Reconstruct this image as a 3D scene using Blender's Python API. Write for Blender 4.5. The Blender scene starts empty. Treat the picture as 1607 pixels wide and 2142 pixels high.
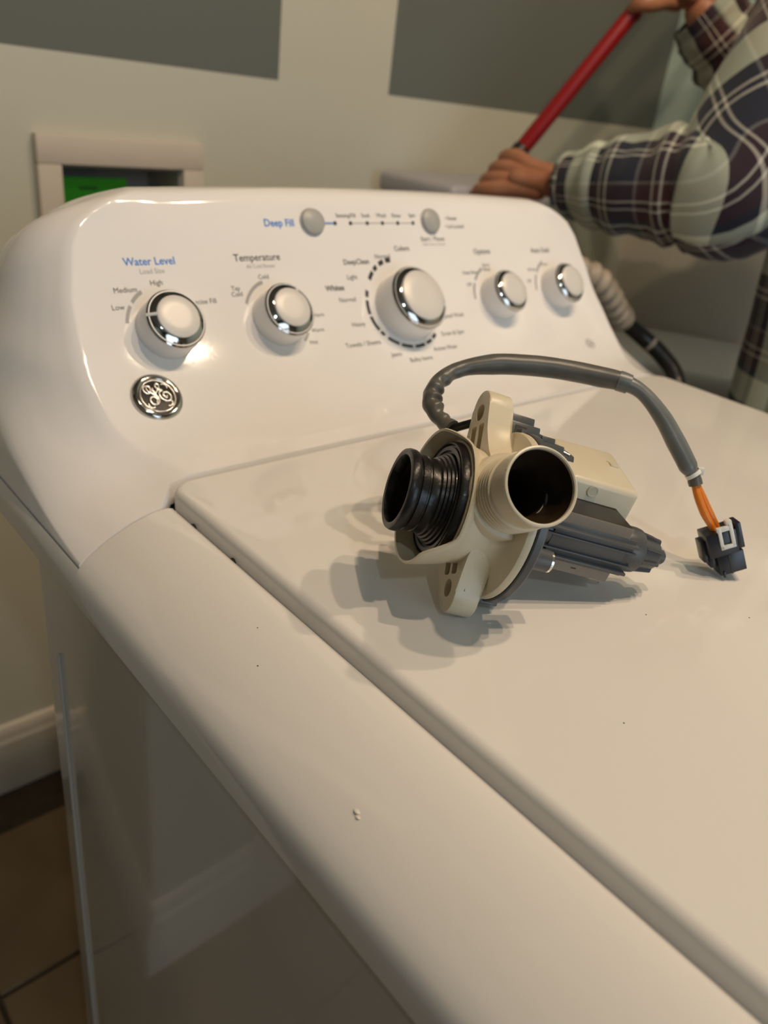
import bpy, bmesh, math, random
from mathutils import Vector, Matrix, noise
random.seed(7)
PI = math.pi
S = bpy.context.scene
COL = S.collection

# ------------------------------------------------------------------ camera, world, lights, exposure
cam_d = bpy.data.cameras.new('camera')
cam = bpy.data.objects.new('camera', cam_d); COL.objects.link(cam)
CX = Vector((0.75194732, -0.64911561, 0.11499633))      # image right
CD = Vector((-0.22936936, -0.42116273, -0.87750308))    # image down
CF = Vector((0.61803311, 0.63345946, -0.46557941))      # view direction
CAM = Vector((-0.465, -0.410, 1.148))
cm = Matrix((CX, -CD, -CF)).transposed().to_4x4(); cm.translation = CAM
cam.matrix_world = cm
cam_d.sensor_fit = 'VERTICAL'; cam_d.sensor_height = 36.0
cam_d.lens = 1640.94 / 2142 * 36.0
cam_d.clip_start = 0.01
cam_d.dof.use_dof = True; cam_d.dof.focus_distance = 0.395; cam_d.dof.aperture_fstop = 7.3
S.camera = cam

w = bpy.data.worlds.new('world'); S.world = w; w.use_nodes = True
w.node_tree.nodes['Background'].inputs[0].default_value = (0.35, 0.55, 1.0, 1)
w.node_tree.nodes['Background'].inputs[1].default_value = 0.6
S.view_settings.view_transform = 'Standard'; S.view_settings.look = 'None'
S.view_settings.gamma = 1.0; S.view_settings.use_curve_mapping = False
S.view_settings.exposure = 0.0
WARM = (1.0, 0.76, 0.52); COOL = (0.80, 0.97, 0.98)
BULBS = [(-0.08, -0.47), (0.25, -0.50), (0.59, -0.51)]; BULB_Z = 2.37; BULB_W = 20.5
COOL_POS = (-0.78, -1.60, 2.385); COOL_W = 11.5
WIN_W = 11.0
def lamp(name, typ, loc, power, color, size, rot=None):
    d = bpy.data.lights.new(name, typ); d.energy = power; d.color = color
    if typ == 'SPOT': d.shadow_soft_size = size; d.spot_size = math.radians(155); d.spot_blend = 0.35
    if typ == 'AREA': d.shape = 'RECTANGLE'; d.size, d.size_y = size
    o = bpy.data.objects.new(name, d); COL.objects.link(o); o.location = loc
    if rot: o.rotation_euler = rot
    return o
for x, y in BULBS: lamp('bulb_lamp', 'SPOT', (x, y, BULB_Z), BULB_W, WARM, 0.020)
lamp('downlight_lamp', 'SPOT', (COOL_POS[0], COOL_POS[1], COOL_POS[2] - 0.03), COOL_W, COOL, 0.04)
lamp('window_light', 'AREA', (-0.25, -2.55, 1.45), WIN_W, (0.75, 0.90, 1.0), (1.1, 1.2), (PI / 2, 0, 0))

# ------------------------------------------------------------------ materials
def mat(name, col, rough=0.5, metal=0.0, coat=0.0, var=0.0, vscale=40.0, bump=0.0, bscale=200.0, emit=None, estr=0, spec=0.5, col2=None, sheen=0.0):
    m = bpy.data.materials.new(name); m.use_nodes = True
    nt = m.node_tree; b = nt.nodes['Principled BSDF']
    b.inputs['Base Color'].default_value = (*col, 1); b.inputs['Roughness'].default_value = rough
    b.inputs['Metallic'].default_value = metal; b.inputs['Coat Weight'].default_value = coat
    b.inputs['Coat Roughness'].default_value = 0.05; b.inputs['Specular IOR Level'].default_value = spec
    if sheen: b.inputs['Sheen Weight'].default_value = sheen
    tc = nt.nodes.new('ShaderNodeTexCoord')
    if var or col2:
        n = nt.nodes.new('ShaderNodeTexNoise'); n.inputs['Scale'].default_value = vscale; n.inputs['Detail'].default_value = 4
        nt.links.new(tc.outputs['Object'], n.inputs['Vector'])
        r = nt.nodes.new('ShaderNodeValToRGB'); r.color_ramp.elements[0].position = 0.3; r.color_ramp.elements[1].position = 0.7
        c2 = col2 if col2 else tuple(max(0, c * (1 - var)) for c in col)
        r.color_ramp.elements[0].color = (*c2, 1); r.color_ramp.elements[1].color = (*col, 1)
        nt.links.new(n.outputs['Fac'], r.inputs['Fac']); nt.links.new(r.outputs['Color'], b.inputs['Base Color'])
    if bump:
        n2 = nt.nodes.new('ShaderNodeTexNoise'); n2.inputs['Scale'].default_value = bscale; n2.inputs['Detail'].default_value = 3
        nt.links.new(tc.outputs['Object'], n2.inputs['Vector'])
        bp = nt.nodes.new('ShaderNodeBump'); bp.inputs['Strength'].default_value = bump; bp.inputs['Distance'].default_value = 0.001
        nt.links.new(n2.outputs['Fac'], bp.inputs['Height']); nt.links.new(bp.outputs['Normal'], b.inputs['Normal'])
    if emit: b.inputs['Emission Color'].default_value = (*emit, 1); b.inputs['Emission Strength'].default_value = estr
    return m

M = {}
def speckle(m, col, scale, thr):
    nt = m.node_tree; b = nt.nodes['Principled BSDF']; src = b.inputs['Base Color'].links[0].from_socket
    tc = nt.nodes.new('ShaderNodeTexCoord'); n = nt.nodes.new('ShaderNodeTexNoise'); n.inputs['Scale'].default_value = scale; n.inputs['Detail'].default_value = 2
    nt.links.new(tc.outputs['Object'], n.inputs['Vector']); r = nt.nodes.new('ShaderNodeValToRGB'); r.color_ramp.elements[0].position = thr; r.color_ramp.elements[1].position = thr + 0.03
    nt.links.new(n.outputs['Fac'], r.inputs['Fac']); mx = nt.nodes.new('ShaderNodeMix'); mx.data_type = 'RGBA'
    nt.links.new(r.outputs['Color'], mx.inputs['Factor']); nt.links.new(src, mx.inputs['A']); mx.inputs['B'].default_value = (*col, 1); nt.links.new(mx.outputs['Result'], b.inputs['Base Color'])
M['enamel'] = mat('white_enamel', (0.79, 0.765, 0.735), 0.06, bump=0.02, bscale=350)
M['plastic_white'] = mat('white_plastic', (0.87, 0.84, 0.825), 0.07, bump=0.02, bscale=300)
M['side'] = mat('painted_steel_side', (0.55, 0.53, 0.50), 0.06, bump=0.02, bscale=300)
M['knob_white'] = mat('knob_white', (0.76, 0.76, 0.77), 0.28)
M['knob_cap'] = mat('brushed_cap', (0.74, 0.71, 0.68), 0.42, metal=0.1)
M['chrome'] = mat('chrome', (0.48, 0.465, 0.44), 0.07, metal=1.0)
M['btn'] = mat('grey_button', (0.40, 0.40, 0.38), 0.4)
M['ink'] = mat('black_ink', (0.03, 0.03, 0.035), 0.5)
M['ink_grey'] = mat('grey_ink', (0.38, 0.37, 0.37), 0.5)
M['ink_blue'] = mat('blue_ink', (0.03, 0.22, 0.68), 0.5)
M['badge_dark'] = mat('badge_dark', (0.02, 0.018, 0.016), 0.15)
M['gap'] = mat('dark_gap', (0.04, 0.035, 0.03), 0.6)
M['beige'] = mat('aged_beige_plastic', (0.69, 0.61, 0.455), 0.36, col2=(0.63, 0.55, 0.395), vscale=45, bump=0.03, bscale=500)
M['beige_pale'] = mat('pale_beige_plastic', (0.71, 0.64, 0.49), 0.32, col2=(0.66, 0.58, 0.43), vscale=30, bump=0.02)
speckle(M['beige'], (0.16, 0.10, 0.05), 260, 0.735); speckle(M['beige_pale'], (0.25, 0.17, 0.09), 230, 0.745)
M['bore'] = mat('slimy_brown_bore', (0.035, 0.018, 0.006), 0.55, col2=(0.008, 0.005, 0.003), vscale=60, bump=0.3, bscale=200)
M['rubber'] = mat('wet_black_rubber', (0.009, 0.008, 0.0075), 0.33, bump=0.4, bscale=160, coat=0.05, spec=0.35)
M['grey'] = mat('dark_grey_plastic', (0.075, 0.078, 0.082), 0.36, bump=0.04, bscale=600)
M['lam'] = mat('steel_lamination', (0.36, 0.315, 0.27), 0.5, metal=0.35)
M['lam_dark'] = mat('oxidised_lamination', (0.055, 0.046, 0.038), 0.38, metal=0.4, var=0.4, vscale=60)
M['sleeve'] = mat('grey_vinyl_sleeve', (0.120, 0.116, 0.104), 0.36, var=0.25, vscale=60, bump=0.15, bscale=90)
M['sleeve2'] = mat('bluish_grey_vinyl_sleeve', (0.150, 0.160, 0.158), 0.34, var=0.2, vscale=60, bump=0.12, bscale=90)
M['wire_black'] = mat('black_wire', (0.008, 0.008, 0.009), 0.25)
M['orange'] = mat('orange_wire', (0.72, 0.20, 0.012), 0.3)
M['conn'] = mat('connector_navy_black', (0.012, 0.014, 0.022), 0.3)
M['latch'] = mat('white_nylon', (0.80, 0.79, 0.74), 0.35)
M['metal'] = mat('bright_metal', (0.75, 0.74, 0.72), 0.18, metal=1.0)
M['frame'] = mat('cream_painted_wood', (0.66, 0.58, 0.50), 0.55, var=0.06, vscale=9, bump=0.05, bscale=80)
M['boxin'] = mat('box_interior_grey', (0.36, 0.36, 0.35), 0.6, var=0.1)
M['green'] = mat('green_card', (0.06, 0.60, 0.012), 0.5, var=0.2, vscale=25)
M['greendark'] = mat('green_print', (0.02, 0.20, 0.01), 0.5)
M['base'] = mat('white_baseboard', (0.74, 0.68, 0.60), 0.4, bump=0.02)
M['door'] = mat('brown_door', (0.10, 0.065, 0.04), 0.4, var=0.3, vscale=12)
M['tile'] = mat('brown_stone_tile', (0.30, 0.20, 0.105), 0.45, col2=(0.20, 0.125, 0.06), vscale=7, bump=0.2, bscale=25)
M['grout'] = mat('dark_grout', (0.10, 0.065, 0.035), 0.9, var=0.3)
M['ceil'] = mat('ceiling_white', (0.34, 0.32, 0.28), 0.9, bump=0.05)
M['red'] = mat('red_enamel_pole', (0.30, 0.006, 0.010), 0.38)
M['grip'] = mat('black_grip', (0.012, 0.012, 0.012), 0.4)
M['skin'] = mat('skin', (0.46, 0.215, 0.12), 0.5, col2=(0.38, 0.15, 0.08), vscale=30, bump=0.15, bscale=140)
M['hair'] = mat('brown_hair', (0.05, 0.03, 0.018), 0.6, var=0.5, vscale=90)
M['denim'] = mat('blue_denim', (0.05, 0.075, 0.14), 0.85, var=0.3, vscale=200)
M['shoe'] = mat('brown_leather', (0.08, 0.045, 0.025), 0.5)
M['hose_tan'] = mat('tan_corrugated_hose', (0.42, 0.35, 0.27), 0.5, var=0.15)
M['hose_black'] = mat('black_hose', (0.018, 0.016, 0.015), 0.35)
M['bin'] = mat('lavender_white_plastic', (0.42, 0.41, 0.44), 0.4)
M['appl'] = mat('white_appliance', (0.78, 0.80, 0.82), 0.12)
M['bulb'] = mat('warm_bulb_glass', (1, 0.9, 0.75), 0.3, emit=WARM, estr=14)
M['bulb_cool'] = mat('cool_lamp_glass', (0.9, 1, 0.97), 0.3, emit=COOL, estr=14)
M['pane'] = mat('dusk_window_pane', (0.1, 0.15, 0.3), 0.1, emit=(0.25, 0.50, 1.0), estr=0.5)
M['eye'] = mat('eye_white', (0.75, 0.73, 0.7), 0.2)

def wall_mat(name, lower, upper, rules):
    """wall in two colours: lower colour with a field of the upper colour above z=1.15; rules = list of (axis, min, max) open strips kept in the lower colour"""
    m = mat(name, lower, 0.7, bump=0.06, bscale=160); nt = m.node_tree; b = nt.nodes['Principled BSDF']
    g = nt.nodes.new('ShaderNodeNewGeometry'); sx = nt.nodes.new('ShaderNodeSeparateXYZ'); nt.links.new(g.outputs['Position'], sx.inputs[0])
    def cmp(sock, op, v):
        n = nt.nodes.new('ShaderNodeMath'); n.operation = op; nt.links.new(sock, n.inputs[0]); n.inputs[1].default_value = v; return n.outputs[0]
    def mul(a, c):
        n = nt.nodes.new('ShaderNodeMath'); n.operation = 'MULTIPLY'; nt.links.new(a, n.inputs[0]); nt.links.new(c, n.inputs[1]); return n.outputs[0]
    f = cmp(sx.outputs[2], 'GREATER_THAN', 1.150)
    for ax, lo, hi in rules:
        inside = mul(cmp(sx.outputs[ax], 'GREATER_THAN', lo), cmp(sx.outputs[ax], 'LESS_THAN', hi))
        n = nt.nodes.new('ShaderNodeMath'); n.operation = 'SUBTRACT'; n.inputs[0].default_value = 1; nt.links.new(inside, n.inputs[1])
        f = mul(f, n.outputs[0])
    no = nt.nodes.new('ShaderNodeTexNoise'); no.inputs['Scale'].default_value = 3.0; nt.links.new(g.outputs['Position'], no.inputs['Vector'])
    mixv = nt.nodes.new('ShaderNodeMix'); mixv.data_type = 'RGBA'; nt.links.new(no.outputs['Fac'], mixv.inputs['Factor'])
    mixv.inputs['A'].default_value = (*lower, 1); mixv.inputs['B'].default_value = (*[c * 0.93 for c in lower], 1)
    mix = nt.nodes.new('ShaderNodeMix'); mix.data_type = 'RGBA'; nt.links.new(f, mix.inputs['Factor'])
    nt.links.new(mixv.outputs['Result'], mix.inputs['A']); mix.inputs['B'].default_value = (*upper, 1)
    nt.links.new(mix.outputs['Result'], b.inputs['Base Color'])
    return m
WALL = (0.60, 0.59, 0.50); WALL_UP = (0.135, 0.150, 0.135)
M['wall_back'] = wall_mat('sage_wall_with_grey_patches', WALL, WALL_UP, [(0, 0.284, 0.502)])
M['wall_right'] = wall_mat('pale_wall_right_cyan_lit', (0.70, 0.65, 0.55), (0.56, 0.72, 0.69), [])  # cyan cast of the cool light put into the upper colour
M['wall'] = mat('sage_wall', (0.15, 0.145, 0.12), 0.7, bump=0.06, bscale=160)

def plaid_mat():
    m = mat('plaid_flannel', (0.3, 0.3, 0.3), 0.9, sheen=0.2); nt = m.node_tree; b = nt.nodes['Principled BSDF']
    uv = nt.nodes.new('ShaderNodeUVMap'); sx = nt.nodes.new('ShaderNodeSeparateXYZ'); nt.links.new(uv.outputs[0], sx.inputs[0])
    P = 0.185
    W_ = (0.70, 0.78, 0.64, 1); N_ = (0.010, 0.014, 0.032, 1); R_ = (0.040, 0.008, 0.014, 1); L_ = (0.62, 0.62, 0.55, 1); G_ = (0.20, 0.20, 0.20, 1)
    seq = [(0.0, N_), (0.10, L_), (0.118, N_), (0.155, L_), (0.173, N_), (0.27, W_), (0.50, N_), (0.56, R_), (0.66, L_), (0.675, R_), (0.72, L_), (0.735, R_), (0.86, G_), (0.885, N_)]
    outs = []
    for k in (0, 1):
        md = nt.nodes.new('ShaderNodeMath'); md.operation = 'DIVIDE'; nt.links.new(sx.outputs[k], md.inputs[0]); md.inputs[1].default_value = P
        fr = nt.nodes.new('ShaderNodeMath'); fr.operation = 'FRACT'; nt.links.new(md.outputs[0], fr.inputs[0])
        r = nt.nodes.new('ShaderNodeValToRGB'); r.color_ramp.interpolation = 'CONSTANT'
        el = r.color_ramp.elements
        while len(el) > 1: el.remove(el[-1])
        el[0].position = 0.0; el[0].color = seq[0][1]
        for p, c in seq[1:]:
            e = el.new(p); e.color = c
        nt.links.new(fr.outputs[0], r.inputs['Fac']); outs.append(r.outputs['Color'])
    mix = nt.nodes.new('ShaderNodeMix'); mix.data_type = 'RGBA'; mix.inputs['Factor'].default_value = 0.5
    nt.links.new(outs[0], mix.inputs['A']); nt.links.new(outs[1], mix.inputs['B']); nt.links.new(mix.outputs['Result'], b.inputs['Base Color'])
    return m
M['plaid'] = plaid_mat()

# ------------------------------------------------------------------ mesh helpers
def link(name, me, m, parent=None, smooth=40):
    o = bpy.data.objects.new(name, me); COL.objects.link(o)
    if m: me.materials.append(m)
    if smooth:
        me.shade_smooth(); me.set_sharp_from_angle(angle=math.radians(smooth))
    if parent: o.parent = parent
    return o
def mesh(name, vf, m, parent=None, smooth=40, fix=True):
    v, f = vf; me = bpy.data.meshes.new(name); me.from_pydata([tuple(p) for p in v], [], f); me.update()
    if fix:
        bm = bmesh.new(); bm.from_mesh(me); bmesh.ops.remove_doubles(bm, verts=bm.verts, dist=1e-6)
        bmesh.ops.recalc_face_normals(bm, faces=bm.faces); bm.to_mesh(me); bm.free()
    return link(name, me, m, parent, smooth)
def join(*vfs):
    V, F = [], []
    for v, f in vfs:
        n = len(V); V += [Vector(p) for p in v]; F += [tuple(i + n for i in q) for q in f]
    return V, F
def xf(vf, mtx): return [mtx @ Vector(p) for p in vf[0]], vf[1]
def frame(org, ax, ay, az):
    mt = Matrix((Vector(ax).normalized(), Vector(ay).normalized(), Vector(az).normalized())).transposed().to_4x4(); mt.translation = Vector(org); return mt
def axis_frame(org, d, up=(0, 0, 1)):
    d = Vector(d).normalized(); u = Vector(up)
    if abs(d.dot(u.normalized())) > 0.97: u = Vector((1, 0, 0))
    x = u.cross(d).normalized(); y = d.cross(x); return frame(org, x, y, d)
def lathe(prof, n=48, closed_prof=False, a0=0, a1=2 * PI):
    """prof list of (r,h) turned about local z"""
    full = abs(a1 - a0 - 2 * PI) < 1e-6; V, F = [], []; k = n if full else n + 1
    for r, h in prof:
        for i in range(k):
            a = a0 + (a1 - a0) * i / n; V.append(Vector((max(r, 1e-5) * math.cos(a), max(r, 1e-5) * math.sin(a), h)))
    rows = len(prof); rr = rows if closed_prof else rows - 1
    for j in range(rr):
        for i in range(n):
            i2 = (i + 1) % k; j2 = (j + 1) % rows; F.append((j * k + i, j * k + i2, j2 * k + i2, j2 * k + i))
    return V, F
def box(lo, hi, bev=0.0, seg=2):
    bm = bmesh.new(); bmesh.ops.create_cube(bm, size=1)
    for v in bm.verts: v.co = Vector([lo[i] + (v.co[i] + 0.5) * (hi[i] - lo[i]) for i in range(3)])
    if bev: bmesh.ops.bevel(bm, geom=list(bm.edges), offset=bev, segments=seg, affect='EDGES', profile=0.5)
    bm.verts.index_update(); r = [v.co.copy() for v in bm.verts], [tuple(v.index for v in f.verts) for f in bm.faces]; bm.free(); return r
def hexa(pts, bev=0.0, seg=2):
    """8 corner points, bottom 4 ccw then top 4"""
    bm = bmesh.new(); vs = [bm.verts.new(p) for p in pts]
    for q in ((3, 2, 1, 0), (4, 5, 6, 7), (0, 1, 5, 4), (1, 2, 6, 5), (2, 3, 7, 6), (3, 0, 4, 7)): bm.faces.new([vs[i] for i in q])
    if bev: bmesh.ops.bevel(bm, geom=list(bm.edges), offset=bev, segments=seg, affect='EDGES', profile=0.5)
    bm.verts.index_update(); r = [v.co.copy() for v in bm.verts], [tuple(v.index for v in f.verts) for f in bm.faces]; bm.free(); return r
def prism(poly, h0, h1, bev=0.0):
    """polygon (x,y) extruded along z, optional bevel on the two rims"""
    n = len(poly); bm = bmesh.new(); a = [bm.verts.new((x, y, h0)) for x, y in poly]; b = [bm.verts.new((x, y, h1)) for x, y in poly]
    fs = [bm.faces.new(a[::-1]), bm.faces.new(b)]
    for i in range(n): bm.faces.new((a[i], a[(i + 1) % n], b[(i + 1) % n], b[i]))
    if bev:
        ed = [e for f in fs for e in f.edges]; bmesh.ops.bevel(bm, geom=ed, offset=bev, segments=2, affect='EDGES', profile=0.5)
    bm.verts.index_update(); r = [v.co.copy() for v in bm.verts], [tuple(v.index for v in f.verts) for f in bm.faces]; bm.free(); return r
def catmull(P, n=8):
    P = [Vector(p) for p in P]; Q = [2 * P[0] - P[1]] + P + [2 * P[-1] - P[-2]]; out = []
    for i in range(1, len(Q) - 2):
        a, b, c, d = Q[i - 1:i + 3]
        for k in range(n):
            t = k / n; out.append(0.5 * ((2 * b) + (c - a) * t + (2 * a - 5 * b + 4 * c - d) * t * t + (3 * b - a - 3 * c + d) * t ** 3))
    out.append(P[-1]); return out
def lerp_list(vals, n):
    out = []
    for i in range(len(vals) - 1):
        for k in range(n): out.append(vals[i] + (vals[i + 1] - vals[i]) * k / n)
    out.append(vals[-1]); return out
def tube(path, rad, seg=16, cap=True, flat=None, mod=None):
    """swept tube with parallel-transport frames; rad list or scalar; flat (scale of 2nd axis) list; mod(i, a, p)->radius factor"""
    n = len(path); path = [Vector(p) for p in path]
    if not hasattr(rad, '__len__'): rad = [rad] * n
    V, F = [], []; t0 = (path[1] - path[0]).normalized()
    ref = Vector((0, 0, 1)) if abs(t0.z) < 0.9 else Vector((1, 0, 0)); x = ref.cross(t0).normalized()
    for i in range(n):
        t = (path[min(i + 1, n - 1)] - path[max(i - 1, 0)]).normalized(); x = (x - t * x.dot(t)).normalized(); y = t.cross(x)
        for k in range(seg):
            a = 2 * PI * k / seg; r = rad[i] * (mod(i, a, path[i]) if mod else 1)
            V.append(path[i] + x * math.cos(a) * r + y * math.sin(a) * r * (flat[i] if flat else 1))
    for i in range(n - 1):
        for k in range(seg):
            k2 = (k + 1) % seg; F.append((i * seg + k, i * seg + k2, (i + 1) * seg + k2, (i + 1) * seg + k))
    if cap:
        F.append(tuple(range(seg))[::-1]); F.append(tuple((n - 1) * seg + k for k in range(seg)))
    return V, F
def empty(name, loc, label, cat, group=None, rot=None):
    o = bpy.data.objects.new(name, None); COL.objects.link(o); o.empty_display_size = 0.05
    o.location = loc
    if rot is not None: o.rotation_euler = rot.to_euler()
    o['label'] = label; o['category'] = cat
    if group: o['group'] = group
    return o
def tag(o, label, cat, group=None):
    o['label'] = label; o['category'] = cat
    if group: o['group'] = group
    return o
def structure(o): o['kind'] = 'structure'; return o
def boolean(o, cutters, op='DIFFERENCE'):
    for c in cutters:
        md = o.modifiers.new('b', 'BOOLEAN'); md.operation = op; md.object = c; md.solver = 'EXACT'
    bpy.context.view_layer.update()
    dg = bpy.context.evaluated_depsgraph_get(); me = bpy.data.meshes.new_from_object(o.evaluated_get(dg))
    o.modifiers.clear(); o.data = me; me.shade_smooth(); me.set_sharp_from_angle(angle=math.radians(35))
    for c in cutters: bpy.data.objects.remove(c)

# ------------------------------------------------------------------ room
X0, X1, Y0, Y1, ZC = -1.15, 1.312, -2.6, 0.70, 2.42
fl = structure(mesh('floor', box((X0, Y0, -0.06), (X1, Y1, -0.004)), M['grout'], smooth=0))
P_T = 0.2715
tile_vf = box((-P_T / 2 + 0.003, -P_T / 2 + 0.003, -0.012), (P_T / 2 - 0.003, P_T / 2 - 0.003, 0), 0.002, 1)
tile_me = None
for i in range(-4, 5):
    for j in range(-8, 1):
        cx_, cy_ = 0.0565 + (i) * P_T, 0.606 - P_T / 2 + (j + 1) * P_T
        if cx_ - P_T / 2 < X0 - 0.02 or cx_ + P_T / 2 > X1 + 0.02: continue
        if cy_ > Y1 - 0.02 or (cx_ < -0.5 and cy_ > 0.2): continue
        if tile_me is None:
            o = mesh('floor_tile', tile_vf, M['tile'], fl, 0); tile_me = o.data
        else:
            o = bpy.data.objects.new('floor_tile', tile_me); COL.objects.link(o); o.parent = fl
        o.location = (cx_, cy_, 0.0)
structure(mesh('ceiling', box((X0, Y0, ZC), (X1, Y1, ZC + 0.06)), M['ceil'], smooth=0))
HX0, HX1, HZ0, HZ1 = -0.050, 0.122, 0.865, 1.0226      # recess of the outlet box
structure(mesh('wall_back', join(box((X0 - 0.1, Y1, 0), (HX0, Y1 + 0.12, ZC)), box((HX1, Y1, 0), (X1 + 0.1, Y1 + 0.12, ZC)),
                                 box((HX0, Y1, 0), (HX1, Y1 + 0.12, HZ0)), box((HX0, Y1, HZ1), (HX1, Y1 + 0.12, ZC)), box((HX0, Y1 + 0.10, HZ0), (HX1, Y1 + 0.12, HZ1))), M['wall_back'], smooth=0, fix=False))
structure(mesh('wall_right', box((X1, Y0, 0), (X1 + 0.1, Y1, ZC)), M['wall_right'], smooth=0))
structure(mesh('wall_left', box((X0 - 0.1, Y0, 0), (X0, Y1, ZC)), M['wall'], smooth=0))
SX, SY = -0.45, 0.27                    # wall end just left of the frame
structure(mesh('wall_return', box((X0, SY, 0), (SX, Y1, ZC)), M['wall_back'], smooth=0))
structure(mesh('trim_1', join(box((-0.73, SY - 0.018, 0), (-0.625, SY, 2.10), 0.003), box((X0, SY - 0.018, 2.02), (-0.625, SY, 2.10), 0.003)), M['base'], smooth=0))
dr = structure(mesh('door_1', box((X0 + 0.01, SY - 0.006, 0.01), (-0.73, SY + 0.001, 2.02)), M['door'], smooth=0))
mesh('door_panel', box((X0 + 0.06, SY - 0.010, 0.20), (-0.79, SY - 0.005, 0.95), 0.003), M['door'], dr, 0)
mesh('door_panel', box((X0 + 0.06, SY - 0.010, 1.10), (-0.79, SY - 0.005, 1.90), 0.003), M['door'], dr, 0)
WX0, WX1, WZ0, WZ1 = -0.80, 0.30, 0.85, 2.05
structure(mesh('wall_front', join(box((X0 - 0.1, Y0 - 0.1, 0), (WX0, Y0, ZC)), box((WX1, Y0 - 0.1, 0), (X1 + 0.1, Y0, ZC)),
                                  box((WX0, Y0 - 0.1, 0), (WX1, Y0, WZ0)), box((WX0, Y0 - 0.1, WZ1), (WX1, Y0, ZC))), M['wall'], smooth=0, fix=False))
wn = structure(mesh('window_1', join(box((WX0 - 0.06, Y0, WZ0 - 0.06), (WX0, Y0 + 0.02, WZ1 + 0.06)), box((WX1, Y0, WZ0 - 0.06), (WX1 + 0.06, Y0 + 0.02, WZ1 + 0.06)),
                                     box((WX0, Y0, WZ1), (WX1, Y0 + 0.02, WZ1 + 0.06)), box((WX0, Y0, WZ0 - 0.06), (WX1, Y0 + 0.03, WZ0)),
                                     box(((WX0 + WX1) / 2 - 0.02, Y0 - 0.05, WZ0), ((WX0 + WX1) / 2 + 0.02, Y0 - 0.01, WZ1)), box((WX0, Y0 - 0.05, 1.43), (WX1, Y0 - 0.01, 1.47))), M['base'], smooth=0))
mesh('pane', box((WX0, Y0 - 0.08, WZ0), (WX1, Y0 - 0.07, WZ1)), M['pane'], wn, 0)
def baseboard(name, mtx, length):
    prof = [(0, 0), (0.016, 0), (0.016, 0.085), (0.0135, 0.093), (0.0135, 0.105), (0.009, 0.112), (0.009, 0.128), (0.005, 0.136), (0, 0.138)]
    structure(mesh(name, xf(prism(prof, 0, length), mtx), M['base'], smooth=30))
baseboard('baseboard_back', frame((SX, Y1, 0), (0, -1, 0), (0, 0, 1), (-1, 0, 0)) @ Matrix.Scale(-1, 4, (0, 0, 1)), X1 - SX)
baseboard('baseboard_left', frame((SX, Y1, 0), (1, 0, 0), (0, 0, 1), (0, -1, 0)), Y1 - SY + 0.016)
baseboard('baseboard_return', frame((-0.625, SY, 0), (0, -1, 0), (0, 0, 1), (-1, 0, 0)) @ Matrix.Scale(-1, 4, (0, 0, 1)), SX + 0.625)
baseboard('baseboard_right', frame((X1, Y1, 0), (-1, 0, 0), (0, 0, 1), (0, 1, 0)) @ Matrix.Scale(-1, 4, (0, 0, 1)), Y1 - Y0)

# ------------------------------------------------------------------ washing machine
XC = 0.026
wm = empty('washing_machine', (XC, -0.2, 0), 'white top-loading washing machine with sloped control panel, under the beige pump', 'washing machine')
def wpart(name, vf, m, smooth=40, parent=None):
    o = mesh(name, vf, m, None, smooth)
    p = parent or wm; o.parent = p; o.matrix_parent_inverse = Matrix.Identity(4)
    o.data.transform(Matrix.Translation(-PW[p.name])); return o
PW = {wm.name: Vector((XC, -0.2, 0))}
YF, YB = -0.515, 0.062
# cabinet with stamped side panels
def cabinet():
    xo, yf, yb = 0.350, YF, YB
    V, F = [], []
    prof = []                           # plan outline of the folded steel wrap, rounded front corners
    for k in range(7):
        a = PI / 2 * k / 6; prof.append((xo - 0.03 + 0.03 * math.sin(a), yf + 0.03 - 0.03 * math.cos(a)))
    for k in range(5):
        a = PI / 2 * k / 4; prof.append((xo - 0.012 + 0.012 * math.cos(a), yb - 0.012 + 0.012 * math.sin(a)))
    full = prof + [(-x, y) for x, y in prof[::-1]]
    return xf(prism(full, 0.025, 0.864), Matrix.Translation((XC, 0, 0)))
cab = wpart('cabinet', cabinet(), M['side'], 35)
PW[cab.name] = PW[wm.name]
def cpart(name, vf, m, smooth=40):
    o = mesh(name, vf, m, None, smooth); o.parent = cab; o.data.transform(Matrix.Translation(-PW[wm.name])); return o
for sgn in (-1, 1):                     # stamped bead running round the side panel
    x = XC + sgn * 0.3502; path = [(x, 0.030, 0.790), (x, 0.030, 0.45), (x, 0.026, 0.20), (x, 0.0, 0.14), (x, -0.20, 0.13), (x, -0.42, 0.14), (x, -0.455, 0.19), (x, -0.455, 0.62), (x, -0.44, 0.78)]
    cpart('stamped_bead', tube(catmull(path, 6), 0.0013, 8, flat=None), M['side'])
for sx in (-0.30, 0.30):
    for yy in (YF + 0.06, YB - 0.06):
        o = mesh('levelling_foot', xf(lathe([(0, 0), (0.02, 0), (0.022, 0.006), (0.012, 0.01), (0.008, 0.012), (0.008, 0.028), (0, 0.028)], 16), Matrix.Translation((XC + sx, yy, 0))), M['grip'])
        o.parent = wm; o.data.transform(Matrix.Translation(-PW[wm.name]))
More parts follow.
